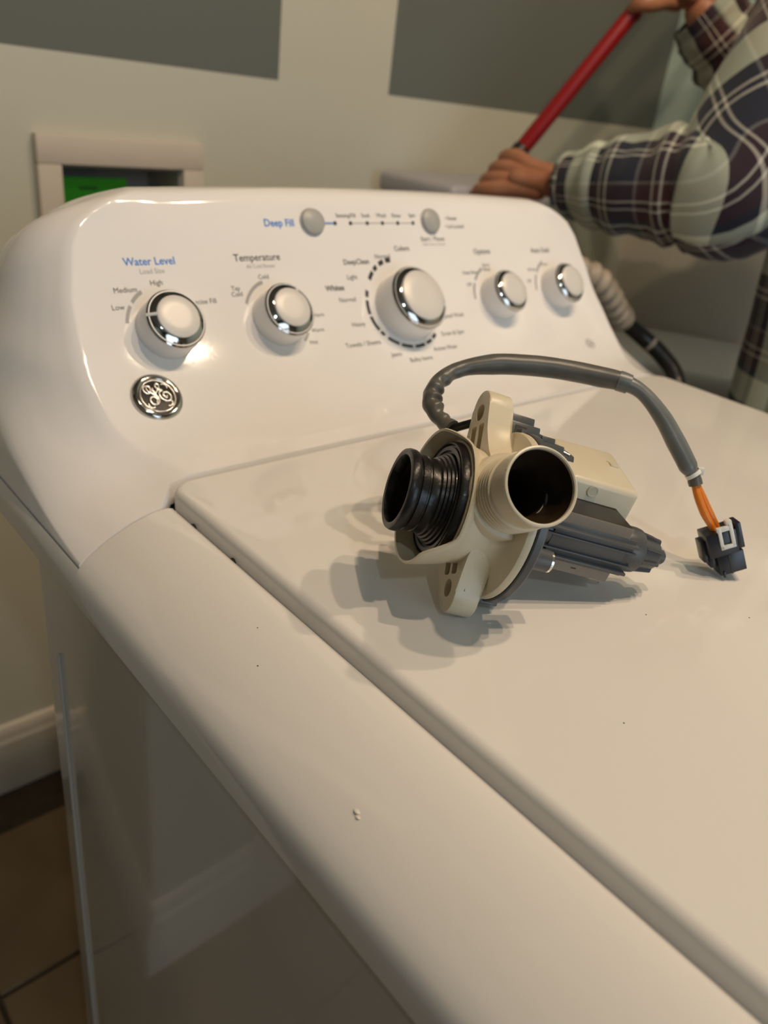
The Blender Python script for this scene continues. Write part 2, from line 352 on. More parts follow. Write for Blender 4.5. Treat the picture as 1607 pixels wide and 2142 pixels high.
# top cover: shoulder profile, offset from the centre line (half width) and height
SH = [(0.2845, 0.868), (0.2862, 0.897), (0.2872, 0.9055), (0.2895, 0.9095), (0.293, 0.9105), (0.302, 0.9097), (0.316, 0.9055), (0.331, 0.8985), (0.343, 0.8905), (0.3495, 0.8845), (0.3525, 0.8795), (0.3533, 0.873), (0.353, 0.862), (0.349, 0.859)]
def sh_z(ax):
    if ax <= 0.293: return 0.9105
    for (a, za), (b, zb) in zip(SH[4:], SH[5:]):
        if a <= ax <= b: return za + (zb - za) * (ax - a) / (b - a)
    return 0.873
def cover():
    parts = []
    for sgn in (-1, 1):
        for ya, yb, sh in ((YF - 0.005, -0.0175, SH), (-0.0177, 0.19, [(0.3496, 0.872), (0.3499, 0.8835)] + SH[9:])):
            V, F = [], []; ys = [ya + (yb - ya) * i / 16 for i in range(17)]; n = len(sh)
            for y in ys:
                for ax, z in sh: V.append(Vector((XC + sgn * ax, y, z)))
            for j in range(len(ys) - 1):
                for i in range(n - 1): F.append((j * n + i, j * n + i + 1, (j + 1) * n + i + 1, (j + 1) * n + i))
            if sh is SH:
                F.append(tuple(len(V) - n + i for i in range(n)))
            parts.append((V, F))
    parts.append(box((XC - 0.349, YF + 0.012, 0.852), (XC + 0.349, 0.19, 0.866)))
    parts.append(box((XC - 0.352, YF - 0.004, 0.86), (XC + 0.352, YF + 0.012, 0.905), 0.004))
    return join(*parts)
wpart('top_cover', cover(), M['enamel'], 50)
# lid
def lid():
    x0, x1, y0, y1, zt, zb, rc, re = XC - 0.2868, XC + 0.2868, YF + 0.02, -0.0026, 0.920, 0.884, 0.017, 0.0055
    def loop(inset):
        out = []; r = max(rc - inset, 0.002)
        for cx_, cy_, a0 in ((x1 - rc, y1 - rc, 0), (x0 + rc, y1 - rc, PI / 2), (x0 + rc, y0 + rc, PI), (x1 - rc, y0 + rc, 1.5 * PI)):
            for k in range(7): a = a0 + PI / 2 * k / 6; out.append((cx_ + r * math.cos(a), cy_ + r * math.sin(a)))
        return out
    V, F = [], []; rows = [(0, zb), (0, zt - re)] + [(re * (1 - math.cos(a)), zt - re + re * math.sin(a)) for a in [PI / 2 * k / 6 for k in range(1, 7)]]
    for ins, z in rows: V += [Vector((x, y, z)) for x, y in loop(ins)]
    n = 28
    for j in range(len(rows) - 1):
        for i in range(n): F.append((j * n + i, j * n + (i + 1) % n, (j + 1) * n + (i + 1) % n, (j + 1) * n + i))
    F.append(tuple((len(rows) - 1) * n + i for i in range(n))); F.append(tuple(range(n))[::-1])
    return V, F
wpart('lid', lid(), M['enamel'], 45)
for yy in (-0.040, -0.085):             # rubber bumpers in the lid gap
    o = wpart('lid_bumper', xf(lathe([(0, 0), (0.0028, 0), (0.0028, 0.003), (0, 0.0036)], 12), axis_frame((XC - 0.2868, yy, 0.906), (-1, 0, 0))), M['gap'])
    o['label'] = 'dark rubber bumper in the lid gap'
wpart('lid_gap_shade', box((XC - 0.2895, -0.060, 0.866), (XC + 0.2895, 0.004, 0.872)), M['gap'], 0)  # dark strip added below the lid gap to deepen its shade
# control console
PROF = [(0, 0.9205), (0.02, 0.9225), (0.045, 0.930), (0.07, 0.9455), (0.105, 0.981), (0.13, 1.020), (0.152, 1.062)]
PD = [(p.x, p.y) for p in catmull([(a, b, 0) for a, b in PROF], 30)]
def pz(y):
    for (a, za), (b, zb) in zip(PD, PD[1:]):
        if a <= y <= b: return za + (zb - za) * (y - a) / (b - a), Vector((0, b - a, zb - za)).normalized()
    a, b = PD[-2], PD[-1]; return b[1] + (y - b[0]) * (b[1] - a[1]) / (b[0] - a[0]), Vector((0, b[0] - a[0], b[1] - a[1])).normalized()
def interp(tab, y):
    if y <= tab[0][0]: return tab[0][1]
    for (a, va), (b, vb) in zip(tab, tab[1:]):
        if y <= b: return va + (vb - va) * (y - a) / (b - a)
    return tab[-1][1]
def sstep(t): t = min(1, max(0, t)); return t * t * (3 - 2 * t)
W_FACE = [(0, 0.268), (0.03, 0.283), (0.06, 0.294), (0.09, 0.297), (0.12, 0.292), (0.138, 0.282), (0.1465, 0.270), (0.1525, 0.250), (0.157, 0.236), (0.163, 0.226), (0.19, 0.222)]
W_OUT = [(0, 0.3484), (0.04, 0.3478), (0.08, 0.341), (0.11, 0.331), (0.137, 0.319), (0.150, 0.307), (0.160, 0.293), (0.17, 0.283), (0.194, 0.278)]
def console():
    base = [(-0.0005, 0.9055), (-0.0008, 0.9165)] + [PD[i] for i in range(0, len(PD), 5)]
    base += [(0.1555, 1.0675), (0.160, 1.0705), (0.166, 1.0720), (0.176, 1.0718), (0.186, 1.0690), (0.192, 1.0625), (0.194, 1.052)]
    arch = lambda ax, y: -0.005 * (ax / 0.25) ** 2 * sstep((y - 0.140) / 0.022)      # crowned top edge
    nth = 9; nf = 14; V, F = [], []; rows = []
    for y, z in base:
        yy = max(0, y); wf, wo = interp(W_FACE, yy), interp(W_OUT, yy); g = 1 - sstep(yy / 0.075)
        Bz = 0.0; By = max(0.03, min(0.11, 0.19 - yy))
        row = []
        def pt(sgn, ax, st, ridge=0.0):
            zz = z + (1 - g) * 0 - g * max(0, 0.9205 - (sh_z(ax) + 0.0003)) * sstep((ax - 0.27) / 0.03) + (arch(min(ax, 0.30), yy) if yy > 0.05 else 0)
            zz -= (1 - g) * st * 0.030 * sstep((yy - 0.09) / 0.05)
            yv = y + (1 - g) * By * st - (1 - sstep(yy / 0.022)) * 0.0155 * sstep((ax - 0.2855) / 0.007)
            return Vector((XC + sgn * ax, yv - ridge, zz + ridge))
        left = []
        left.append(pt(-1, wo, 1.0)); left[0] = Vector((left[0].x, 0.194, left[0].z))
        for k in range(nth, 0, -1):
            th = PI / 2 * k / nth; left.append(pt(-1, wf + (wo - wf) * math.sin(th), 0.5 * k / nth + 0.5 * (1 - math.cos(th))))
        rg = 0.0009 * (1 - g) if yy < 0.154 else 0
        left += [pt(-1, wf, 0, rg), pt(-1, wf - 0.003, 0, rg), pt(-1, wf - 0.006, 0)]
        mid = [pt(1, -(wf - 0.006) + 2 * (wf - 0.006) * k / nf, 0) if False else None for k in range(1, nf)]
        mids = []
        for k in range(1, nf):
            xx = -(wf - 0.006) + 2 * (wf - 0.006) * k / nf; p = pt(1 if xx >= 0 else -1, abs(xx), 0); mids.append(p)
        right = [Vector((2 * XC - p.x, p.y, p.z)) for p in left[::-1]]
        rows.append(left + mids + right)
    n = len(rows[0])
    for r in rows: V += r
    for j in range(len(rows) - 1):
        for i in range(n - 1): F.append((j * n + i, j * n + i + 1, (j + 1) * n + i + 1, (j + 1) * n + i))
    # back face
    L = len(rows) - 1
    F.append(tuple([j * n for j in range(len(rows))] + [L * n + i for i in range(1, n)] + [j * n + n - 1 for j in range(L - 1, -1, -1)]))
    return V, F
con = wpart('console', console(), M['plastic_white'], 60)
PW[con.name] = PW[wm.name]
def pframe(x, y, off=0.0):
    z, t = pz(y); n = Vector((0, -t.z, t.y)); return frame(Vector((x, y, z)) + n * off, (1, 0, 0), t, n)
def conpart(name, vf, m, smooth=40, parent=None):
    o = mesh(name, vf, m, None, smooth); o.parent = parent or con; o.data.transform(Matrix.Translation(-PW[wm.name])); return o
def knob(x, y, R, rc, H, ptr):
    Fm = pframe(x, y)
    k = conpart('control_knob', xf(lathe([(R * 0.97, -0.002), (R * 1.0, 0.0015), (R * 0.955, H * 0.74), (R * 0.945, H * 0.765), (R * 0.91, H * 0.77), (R * 0.91, H * 0.85), (0, H * 0.85)], 56), Fm), M['knob_white'], 30)
    k['label'] = 'white knob with chrome ring'
    conpart('chrome_ring', xf(lathe([(R * 0.90, H * 0.765), (R * 0.955, H * 0.775), (R * 0.962, H * 0.79), (R * 0.955, H * 0.803), (rc * 1.06, H * 0.935), (rc, H * 0.945), (rc, H * 0.88)], 64), Fm), M['chrome'], 28, k)
    conpart('knob_cap', xf(lathe([(rc, H * 0.9), (rc, H * 0.98), (rc * 0.97, H * 1.0), (rc * 0.5, H * 1.003), (0, H * 1.004)], 56), Fm), M['knob_cap'], 50, k)
    a = math.radians(ptr); pm = Fm @ Matrix.Rotation(a, 4, 'Z')
    conpart('pointer', xf(hexa([(rc * 1.0, -0.0012, H * 0.96), (R * 0.95, -0.0012, H * 0.74), (R * 0.95, 0.0012, H * 0.74), (rc, 0.0012, H * 0.96), (rc * 0.99, -0.001, H * 1.004), (R * 0.97, -0.001, H * 0.82), (R * 0.97, 0.001, H * 0.82), (rc * 0.99, 0.001, H * 1.004)]), pm), M['knob_white'], 0, k)
KN = [(-0.2035, 0.1055, 0.0226, 0.0156, 0.0250, 168), (-0.1070, 0.1055, 0.0226, 0.0156, 0.0250, 55), (0.0275, 0.1045, 0.0308, 0.0228, 0.0315, -25), (0.1560, 0.1055, 0.0226, 0.0164, 0.0260, 0), (0.2530, 0.1080, 0.0226, 0.0164, 0.0260, 0)]
for k in KN: knob(*k)
def arcs(x, y, r0, r1, spans, m, name='dial_mark'):
    Fm = pframe(x, y)
    for a0, a1 in spans:
        V, F = [], []; n = max(2, int(abs(a1 - a0) / 6))
        for i in range(n + 1):
            a = math.radians(a0 + (a1 - a0) * i / n)
            for r in (r0, r1):
                p = Fm @ Vector((r * math.cos(a), r * math.sin(a), 0)); z, t = pz(p.y); p.z = z; p += Vector((0, -t.z, t.y)) * 0.0002; V.append(p)
        for i in range(n): F.append((2 * i, 2 * i + 1, 2 * i + 3, 2 * i + 2))
        conpart(name, (V, F), m, 0)
arcs(0.0275, 0.1045, 0.0378, 0.0412, [(90, 99), (103, 112), (117, 124), (127, 138), (152, 160), (164, 182), (185, 206), (209, 216), (222, 240), (244, 262), (266, 284), (288, 300), (304, 314)], M['ink'])
arcs(-0.2035, 0.1055, 0.0268, 0.0292, [(112, 134), (140, 165)], M['ink_grey'])
arcs(-0.1070, 0.1055, 0.0268, 0.0292, [(100, 150), (-50, -30)], M['ink_grey'])
arcs(0.1560, 0.1055, 0.0290, 0.0315, [(110, 140), (146, 176)], M['ink_grey'])
arcs(0.2530, 0.1080, 0.0290, 0.0315, [(110, 140), (146, 176)], M['ink_grey'])
def button(x, y, rx, rz, m):
    b_ = conpart('push_button', xf(lathe([(1.07, -0.001), (1.07, 0.0008), (1.0, 0.0012), (0.98, 0.0030), (0.93, 0.0036), (0, 0.0038)], 40), pframe(x, y) @ Matrix.Diagonal((rx, rz, 1, 1))), m, 50)
    b_['label'] = 'oval grey push button'; return b_
button(-0.0505, 0.1452, 0.0115, 0.0105, M['btn']); button(0.0870, 0.1454, 0.0110, 0.0110, M['btn'])
for x in (-0.0265, -0.0096, 0.0093, 0.0272, 0.0456, 0.0647):
    conpart('indicator_light', xf(lathe([(0.0017, 0), (0.0017, 0.0005), (0, 0.0007)], 14), pframe(x, 0.1447)), M['ink'])
conpart('printed_line', xf(box((-0.007, -0.0006, 0.0001), (0.0075, 0.0006, 0.0004)), pframe(-0.0335, 0.1447)), M['ink_blue'], 0)
conpart('printed_line', xf(box((-0.037, -0.0003, 0.0001), (0.037, 0.0003, 0.0003)), pframe(0.0276, 0.1447)), M['ink_grey'], 0)
def text(s, x, y, size, m, bold=0.0, align='CENTER'):
    c = bpy.data.curves.new('lettering', 'FONT'); c.body = s; c.size = size * 0.82; c.align_x = align; c.align_y = 'CENTER'; c.offset = bold * 0.6; c.extrude = 0.00003; c.space_line = 0.9
    c.resolution_u = 3
    t = bpy.data.objects.new('lettering', c); COL.objects.link(t); bpy.context.view_layer.update()
    me = bpy.data.meshes.new_from_object(t.evaluated_get(bpy.context.evaluated_depsgraph_get())); bpy.data.objects.remove(t); bpy.data.curves.remove(c)
    me.transform(Matrix.Translation(-PW[wm.name]) @ pframe(x, y, 0.00012)); me.materials.clear(); o = link('lettering', me, m, con, 0)
B1 = 0.00022
for s, x, y, sz, m, bd in [
    ('Deep Fill', -0.0835, 0.1448, 0.0100, 'ink_blue', B1), ('Water Level', -0.2020, 0.1323, 0.0096, 'ink_blue', B1), ('Load Size', -0.2020, 0.1288, 0.0062, 'ink_grey', 0),
    ('High', -0.2010, 0.1246, 0.0066, 'ink', 0), ('Medium', -0.2255, 0.1226, 0.0066, 'ink', 0), ('Low', -0.2340, 0.1164, 0.0066, 'ink', 0), ('Precise Fill', -0.1680, 0.1164, 0.0066, 'ink', 0),
    ('Temperature', -0.1112, 0.1324, 0.0098, 'ink', 0.0001), ('All Cold Rinses', -0.1099, 0.1290, 0.0052, 'ink_grey', 0), ('Cold', -0.1098, 0.1247, 0.0062, 'ink', 0), ('Tap\nCold', -0.1373, 0.1196, 0.0062, 'ink', 0),
    ('Warm', -0.0672, 0.1060, 0.0060, 'ink', 0), ('Warm', -0.0725, 0.0976, 0.0060, 'ink', 0), ('Hot', -0.0810, 0.0907, 0.0062, 'ink', 0),
    ('Sensing/Fill', -0.0133, 0.1476, 0.0062, 'ink', 0), ('Soak', 0.0090, 0.1477, 0.0062, 'ink', 0), ('Wash', 0.0274, 0.1477, 0.0062, 'ink', 0), ('Rinse', 0.0454, 0.1477, 0.0062, 'ink', 0), ('Spin', 0.0650, 0.1478, 0.0062, 'ink', 0),
    ('Start / Pause', 0.0864, 0.1380, 0.0075, 'ink', 0), ('Hold 3 Sec to Cancel', 0.0869, 0.1357, 0.0042, 'ink_grey', 0), ('\u2022 Power', 0.1158, 0.1466, 0.0062, 'ink', 0), ('\u2022 Lid Locked', 0.1190, 0.1432, 0.0062, 'ink', 0),
    ('Colors', 0.0444, 0.1342, 0.0080, 'ink', 0.00012), ('Normal', 0.0193, 0.1310, 0.0072, 'ink', 0), ('DeepClean', -0.0118, 0.1291, 0.0078, 'ink', 0.00012), ('Light', -0.0205, 0.1226, 0.0072, 'ink', 0),
    ('Whites', -0.0417, 0.1182, 0.0082, 'ink', B1), ('Normal', -0.0315, 0.1124, 0.0072, 'ink', 0), ('Heavy', -0.0285, 0.0984, 0.0072, 'ink', 0), ('Towels / Sheets', -0.0315, 0.0858, 0.0074, 'ink', 0),
    ('Jeans', -0.0008, 0.0758, 0.0072, 'ink', 0), ('Bulky Items', 0.0249, 0.0700, 0.0072, 'ink', 0), ('Active Wear', 0.0600, 0.0756, 0.0072, 'ink', 0), ('Drain & Spin', 0.0775, 0.0857, 0.0072, 'ink', 0), ('Speed Wash', 0.0870, 0.0977, 0.0072, 'ink', 0),
    ('Options', 0.1513, 0.1316, 0.0090, 'ink', 0.0001), ('Extra\nRinse', 0.1528, 0.1238, 0.0058, 'ink', 0), ('Deep Rinse', 0.1280, 0.1216, 0.0056, 'ink', 0), ('Off', 0.1225, 0.1154, 0.0060, 'ink', 0),
    ('Auto Soak', 0.2433, 0.1312, 0.0090, 'ink', 0.0001), ('15 min', 0.2443, 0.1237, 0.0056, 'ink', 0), ('30 min', 0.2225, 0.1212, 0.0056, 'ink', 0), ('Off', 0.2140, 0.1149, 0.0060, 'ink', 0)]:
    text(s, x, y, sz, M[m], bd)
# faint round mark low on the panel and round badge with script monogram
Fq = pframe(0.2695, 0.0600, 0.0004)
conpart('printed_mark', xf(lathe([(0.0052, 0), (0.0062, 0), (0.0062, 0.0002), (0.0052, 0.0002)], 28, True), Fq), M['ink_grey'], 0)
conpart('printed_mark', xf(tube(catmull([(-0.003, 0.001, 0), (0, 0.003, 0), (0.001, -0.002, 0), (-0.002, -0.002, 0), (0.003, 0.0, 0)], 5), 0.0004, 6), Fq), M['ink_grey'], 0)
Fb = pframe(-0.2290, 0.0705)
bd = conpart('round_badge', xf(lathe([(0.0182, -0.0015), (0.0182, 0.0010), (0.0174, 0.0026), (0.0155, 0.0036), (0.0136, 0.0036), (0.0130, 0.0026), (0.0128, 0.0020)], 56), Fb), M['chrome'], 60)
bd['label'] = 'round chrome badge with a script monogram'
conpart('badge_face', xf(lathe([(0.0130, 0.0008), (0.0130, 0.0022), (0.0, 0.0024)], 48), Fb), M['badge_dark'], 60, bd)
def em(pts): return [((x - 830) / 480 * 0.0127, -(y - 690) / 410 * 0.0127, 0.0027) for x, y in pts]
STROKES = [[(500, 530), (560, 600), (640, 590), (690, 520), (680, 440), (620, 420), (590, 480), (620, 560), (720, 640), (790, 690), (820, 780), (780, 860), (700, 900), (610, 870), (580, 790), (620, 720), (700, 700), (760, 740), (760, 820), (720, 840)],
           [(760, 480), (740, 540), (770, 600), (795, 690)],
           [(800, 620), (860, 560), (930, 500), (950, 420), (890, 390), (850, 450), (880, 520), (1000, 570), (900, 600), (880, 690), (920, 790), (1020, 850), (1120, 830), (1170, 740), (1120, 640), (1020, 630), (980, 700), (1040, 760), (1080, 710)]]
conpart('monogram', join(*[xf(tube(catmull(em(s_), 6), 0.00075, 8), Fb) for s_ in STROKES]), M['metal'], 60, bd)
curl = [(0.0098, 0.5, 0), (0.0108, 0.62, 0), (0.0112, 0.78, 0), (0.0106, 0.95, 0), (0.0096, 1.0, 0)]
conpart('badge_curl', join(*[xf(tube(catmull([(r * math.cos(a + q), r * math.sin(a + q), 0.0025) for r, a, _ in curl], 4), 0.00055, 6), Fb) for q in (0, PI / 2, PI, 1.5 * PI)]), M['metal'], 60, bd)
conpart('badge_ring', xf(lathe([(0.0123 + 0.0005 * math.cos(a), 0.0026 + 0.0004 * math.sin(a)) for a in [2 * PI * k / 8 for k in range(8)]], 48, True), Fb), M['metal'], 60, bd)

# small chips and scuffs on the enamel
def shoulder_pt(ax, y): return Vector((XC - ax, y, sh_z(ax)))
for ax, y, r in ((0.3335, -0.2555, 0.0012), (0.3345, -0.2575, 0.0009), (0.3095, -0.145, 0.0003), (0.322, -0.165, 0.00035)):
    wpart('paint_chip', xf(lathe([(1.0, -0.1), (0.9, 0.35), (0.4, 0.6), (0, 0.62)], 10), Matrix.Translation(shoulder_pt(ax, y)) @ Matrix.Diagonal((r, r * 1.4, r * 0.8, 1))), M['base'] if r > 0.0008 else M['gap'], 40)
for x, y in ((-0.112, -0.258), (-0.108, -0.224), (-0.123, -0.335), (-0.196, -0.300), (-0.062, -0.292)):
    wpart('paint_chip', xf(lathe([(1, -0.1), (0.8, 0.3), (0, 0.4)], 8), Matrix.Translation((x, y, 0.92)) @ Matrix.Diagonal((0.00045, 0.00045, 0.0004, 1))), M['gap'], 40)

# ------------------------------------------------------------------ drain pump (local axes: u along the motor, e up the ears, o along the outlet; millimetres)
PU = Vector((0.8221, -0.5168, -0.2389)).normalized(); PO = Vector((-0.303, -0.7524, 0.5849)); PO = (PO - PU * PO.dot(PU)).normalized(); PE = PO.cross(PU)
P0 = Vector((-0.1591, -0.2005, 0.9615))
PM = frame(P0, PU, PE, PO)
pump = empty('drain_pump', P0, 'beige and dark grey drain pump with wiring lead, lying on the washer lid', 'pump', rot=PM.to_3x3())
MM = Matrix.Scale(0.001, 4)
def pp(name, vf, m, smooth=40, parent=None, label=None):
    o = mesh(name, xf(vf, MM), m, parent or pump, smooth)
    if label: o['label'] = label
    return o
UF = frame((0, 0, 0), (0, 1, 0), (0, 0, 1), (1, 0, 0))       # lathe axis -> u, angle from e towards o
TV = Vector((0, 0.80, 0.60)); SV = Vector((0, 0.60, -0.80))  # stator axes: t roughly up, s away from camera
SF = Matrix((Vector((1, 0, 0)), TV, SV)).transposed().to_4x4()
def uf(u, e, o): return Matrix.Translation((u, e, o)) @ UF
# volute: back disc, waist and flared front collar with cut-away
def volute():
    prof = [(0, -13.5), (42.4, -13.5), (43.8, -14.1), (44.0, -16), (43.2, -17.7), (41, -18.6), (34.0, -20.2), (31.4, -21.8), (30.0, -24.5), (29.2, -28), (29.2, -32), (30.2, -38), (31.5, -43), (31.5, -46), (27.5, -46), (27.5, -44), (0, -44)]
    return xf(lathe(prof, 72), uf(0, 0, 0))
vol = pp('volute_housing', volute(), M['beige'], 38)
boolean(vol, [mesh('c', xf(xf(lathe([(0, -13.5), (11.6, -13.5), (11.8, 44), (16.3, 50), (16.3, 56), (0, 45)], 48), Matrix.Translation((-25.5, 3.0, 0))), PM @ MM), None, None, 0)])
def collar():
    V, F = [], []; n = 96
    def fu(deg):                        # front edge of the collar as function of the angle from e towards o
        d = (deg + 180) % 360 - 180
        if d > 0:   a = sstep((d - 8) / 38) * (1 - sstep((d - 128) / 30))
        else:       a = 0
        back = -55.5 - 3.5 * (0.5 - 0.5 * math.cos(math.radians(d)))
        return back + a * (-46.0 - back)
    for k in range(n):
        d = 360 * k / n; a = math.radians(d); f = fu(d); fl = min(1, max(0, (-46 - f) / 10))
        ring = [(31.5, -41), (33.2 + 0.5 * fl, (f - 41) / 2), (34.6 + 0.8 * fl, f + 0.9), (34.2 + 0.8 * fl, f), (33.0 + 0.8 * fl, f + 0.3), (32.0 + 0.4 * fl, (f - 41) / 2), (29.5, -41)]
        for r, u_ in ring: V.append(Vector((u_, r * math.cos(a), r * math.sin(a))))
    m_ = 7
    for k in range(n):
        k2 = (k + 1) % n
        for i in range(m_ - 1): F.append((k * m_ + i, k2 * m_ + i, k2 * m_ + i + 1, k * m_ + i + 1))
    return V, F
pp('collar', collar(), M['beige'], 60)
# saddle blending the outlet into the volute
OC = (-25.5, 3.0)
OF = Matrix.Translation((OC[0], OC[1], 0)) @ frame((0, 0, 0), (1, 0, 0), (0, 1, 0), (0, 0, 1))
pp('outlet_base', xf(lathe([(24.5, 4), (22.4, 14), (21.3, 22), (21.0, 30.4), (20.5, 31.2), (18.4, 31.5), (17.6, 32.5)], 72), OF), M['beige'], 35)
prof = [(17.6, 31)]
for k in range(5):
    h = 33.4 + k * 2.7; prof += [(17.9, h), (18.6, h + 0.4), (18.6, h + 1.1), (17.9, h + 1.5), (17.5, h + 2.0)]
prof += [(17.7, 47), (17.9, 57), (18.3, 58.6), (18.4, 60), (18.1, 60.8), (17.4, 61.1), (16.8, 60.6), (16.6, 58)]
outp = pp('outlet_port', xf(lathe(prof, 80), OF), M['beige_pale'], 30, label='ribbed beige outlet spout')
pp('bore', xf(lathe([(16.6, 59.2), (16.3, 56), (16.0, 49), (11.6, 43), (11.3, 14), (11.0, -8), (6, -12), (0, -13)], 64), OF), M['bore'], 60, outp, 'slimy dark brown inside of the spout')
# mounting ears with bolt hole and two slots
def ear(sgn, tip, oc):
    pts = [(20, -24), (27, -18.5), (33, -14), (39, -11.3), (44, -10.2)]
    rt = 10.0; pl = [(e_, o_) for e_, o_ in pts]
    for k in range(0, 13):
        a = -PI / 2 + PI * k / 12; pl.append((tip - rt + rt * math.cos(a), rt * math.sin(a)))
    pl += [(e_, -o_) for e_, o_ in pts[::-1]]
    poly = [(sgn * e_, o_ + oc) for e_, o_ in pl]
    if sgn < 0: poly = poly[::-1]
    F_ = frame((0, 0, 0), (0, 1, 0), (0, 0, 1), (1, 0, 0))
    o = mesh('mounting_ear', xf(xf(prism(poly, -34, -20, 1.2), F_), MM), M['beige'], None, 35)
    cut = [mesh('c', xf(xf(lathe([(0, -40), (4.6, -40), (4.6, -23), (0, -23)], 28), Matrix.Translation((0, sgn * (tip - 12.5), oc)) @ UF), MM), None, None, 0)]
    for so in (-1, 1):
        cut.append(mesh('c', xf(box((-40, min(sgn * 27, sgn * (tip - 19.5)), oc + so * 4.3 - 3.2), (-25, max(sgn * 27, sgn * (tip - 19.5)), oc + so * 4.3 + 3.2), 1.4), MM), None, None, 0))
    boolean(o, cut); o.parent = pump; o['label'] = 'upper ear with bolt hole' if sgn > 0 else 'lower ear resting on the lid'
ear(1, 63.5, -1.0); ear(-1, 54.5, -4.0)
for sg, e_ in ((1, 34),):     # gussets behind the ears
    pp('gusset', hexa([(-22, e_ - 10, -9), (-14, e_ - 10, -9), (-14, e_ - 10, 9), (-22, e_ - 10, 9), (-22, e_ + 8, -8), (-18, e_ + 8, -8), (-18, e_ + 8, 8), (-22, e_ + 8, 8)], 1.0), M['beige'])
# rubber boot on the inlet
boot = [(30.0, -43), (30.4, -45), (30.2, -48.5), (29.4, -50), (28.6, -50.2), (28.0, -48.8), (24.0, -48.8), (23.6, -50.4), (22.6, -50.8), (22.4, -52.0), (21.4, -52.4), (21.2, -53.6), (20.2, -54), (20.0, -55.4), (19.2, -55.8),
        (18.9, -56.4), (19.2, -60.2), (18.7, -60.6), (18.7, -61.4), (19.4, -61.9), (19.6, -65.2), (19.0, -65.7), (19.2, -66.3), (20.6, -66.9), (20.9, -67.8), (20.9, -70.0), (20.3, -71.4), (18.9, -71.9), (17.4, -71.4), (16.6, -69.5), (16.0, -66), (15.6, -48), (0, -47)]
pp('inlet_boot', xf(lathe(boot, 72), uf(0, 0, 0)), M['rubber'], 40, label='wet black rubber inlet sleeve')
pp('boot_lining', xf(lathe([(15.4, -66), (15.2, -50), (0, -49)], 40), uf(0, 0, 0)), M['bore'], 60)
pp('clamp_ring', xf(lathe([(27.2, -48.7), (27.2, -50.0), (25.2, -50.0), (25.2, -48.7)], 56, True), uf(0, 0, 0)), M['grey'], 30)
# grey motor side
ring = pp('mounting_ring', xf(lathe([(0, -13.6), (44.2, -13.6), (44.7, -13), (44.7, -9.6), (43.8, -8.6), (37, -8.2), (35, -6.0), (24, -4), (0, -3.5)], 72), uf(0, 0, 0)), M['grey'], 35)
for d in (-75, -200, 140, 100):
    a = math.radians(d); pp('snap_tab', xf(box((-3, -3.2, -1.2), (8.5, 3.2, 2.4), 0.5), Matrix.Rotation(a, 4, 'X') @ Matrix.Translation((-13.5, 0, 43.4)) ), M['grey'], 35, ring)
pp('rotor_housing', xf(lathe([(0, -6), (26, -6), (24, -2), (18, 2), (14.5, 5), (11.8, 7.5), (11.6, 55), (12.4, 57), (12.6, 66), (12.2, 68.5), (10.6, 69.8), (0, 70)], 56), uf(0, 0.8, 0)), M['grey'], 35)
for tt in (-8.4, 8.0):                  # long flange ribs over the leg ends
    pp('rib', xf(box((0, tt - 0.9, -14.6), (61, tt + 0.9, -6), 0.5), SF), M['grey'], 30)
    pp('rib', xf(box((0, tt - 0.6 + (4.2 if tt < 0 else -4.2), -13.2), (62, tt + 0.6 + (4.2 if tt < 0 else -4.2), -6), 0.4), SF), M['grey'], 30)
pp('rib', xf(box((12, -11, -11.6), (60, 11, -9.2), 0.4), SF), M['grey'], 30)
cap = pp('end_cap', xf(lathe([(10.4, 69), (9.6, 71), (8.8, 79), (7.6, 81.5), (4.4, 82), (4.2, 83), (4.2, 86.6), (3.6, 87.4), (0, 87.5)], 40), uf(0, 1.0, 0)), M['grey'], 35)
for d in range(0, 360, 45):
    pp('fin', xf(hexa([(69, -0.9, 8), (82, -0.9, 6), (82, 0.9, 6), (69, 0.9, 8), (69, -0.8, 11.8), (80.5, -0.8, 10.2), (80.5, 0.8, 10.2), (69, 0.8, 11.8)], 0.3, 1), Matrix.Translation((0, 1, 0)) @ Matrix.Rotation(math.radians(d), 4, 'X')), M['grey'], 30, cap)
# stator: two legs of stacked sheets
legs = [(9.0, 16.5), (-16.5, -9.0)]
pp('stator_core', xf(join(*[box((0, a, -10.4), (54.4, b, 16)) for a, b in legs], box((0, -16.5, 10), (54.4, 16.5, 16))), SF), M['lam_dark'], 0, label='dark steel stator core')
sheets = []
for i in range(78):
    u_ = 0 + i * 0.70
    for a, b in legs: sheets.append(box((u_, a - 0.1, -11.2), (u_ + 0.44, b + 0.12, -10.2)))
lam = pp('lamination_sheets', xf(join(*sheets), SF), M['lam'], 0); lam['kind'] = 'stuff'
pp('ink_tick', xf(box((31, -13.6, -11.35), (34, -12.9, -11.2)), SF @ Matrix.Translation((0, 0, 0))), M['ink'], 0)
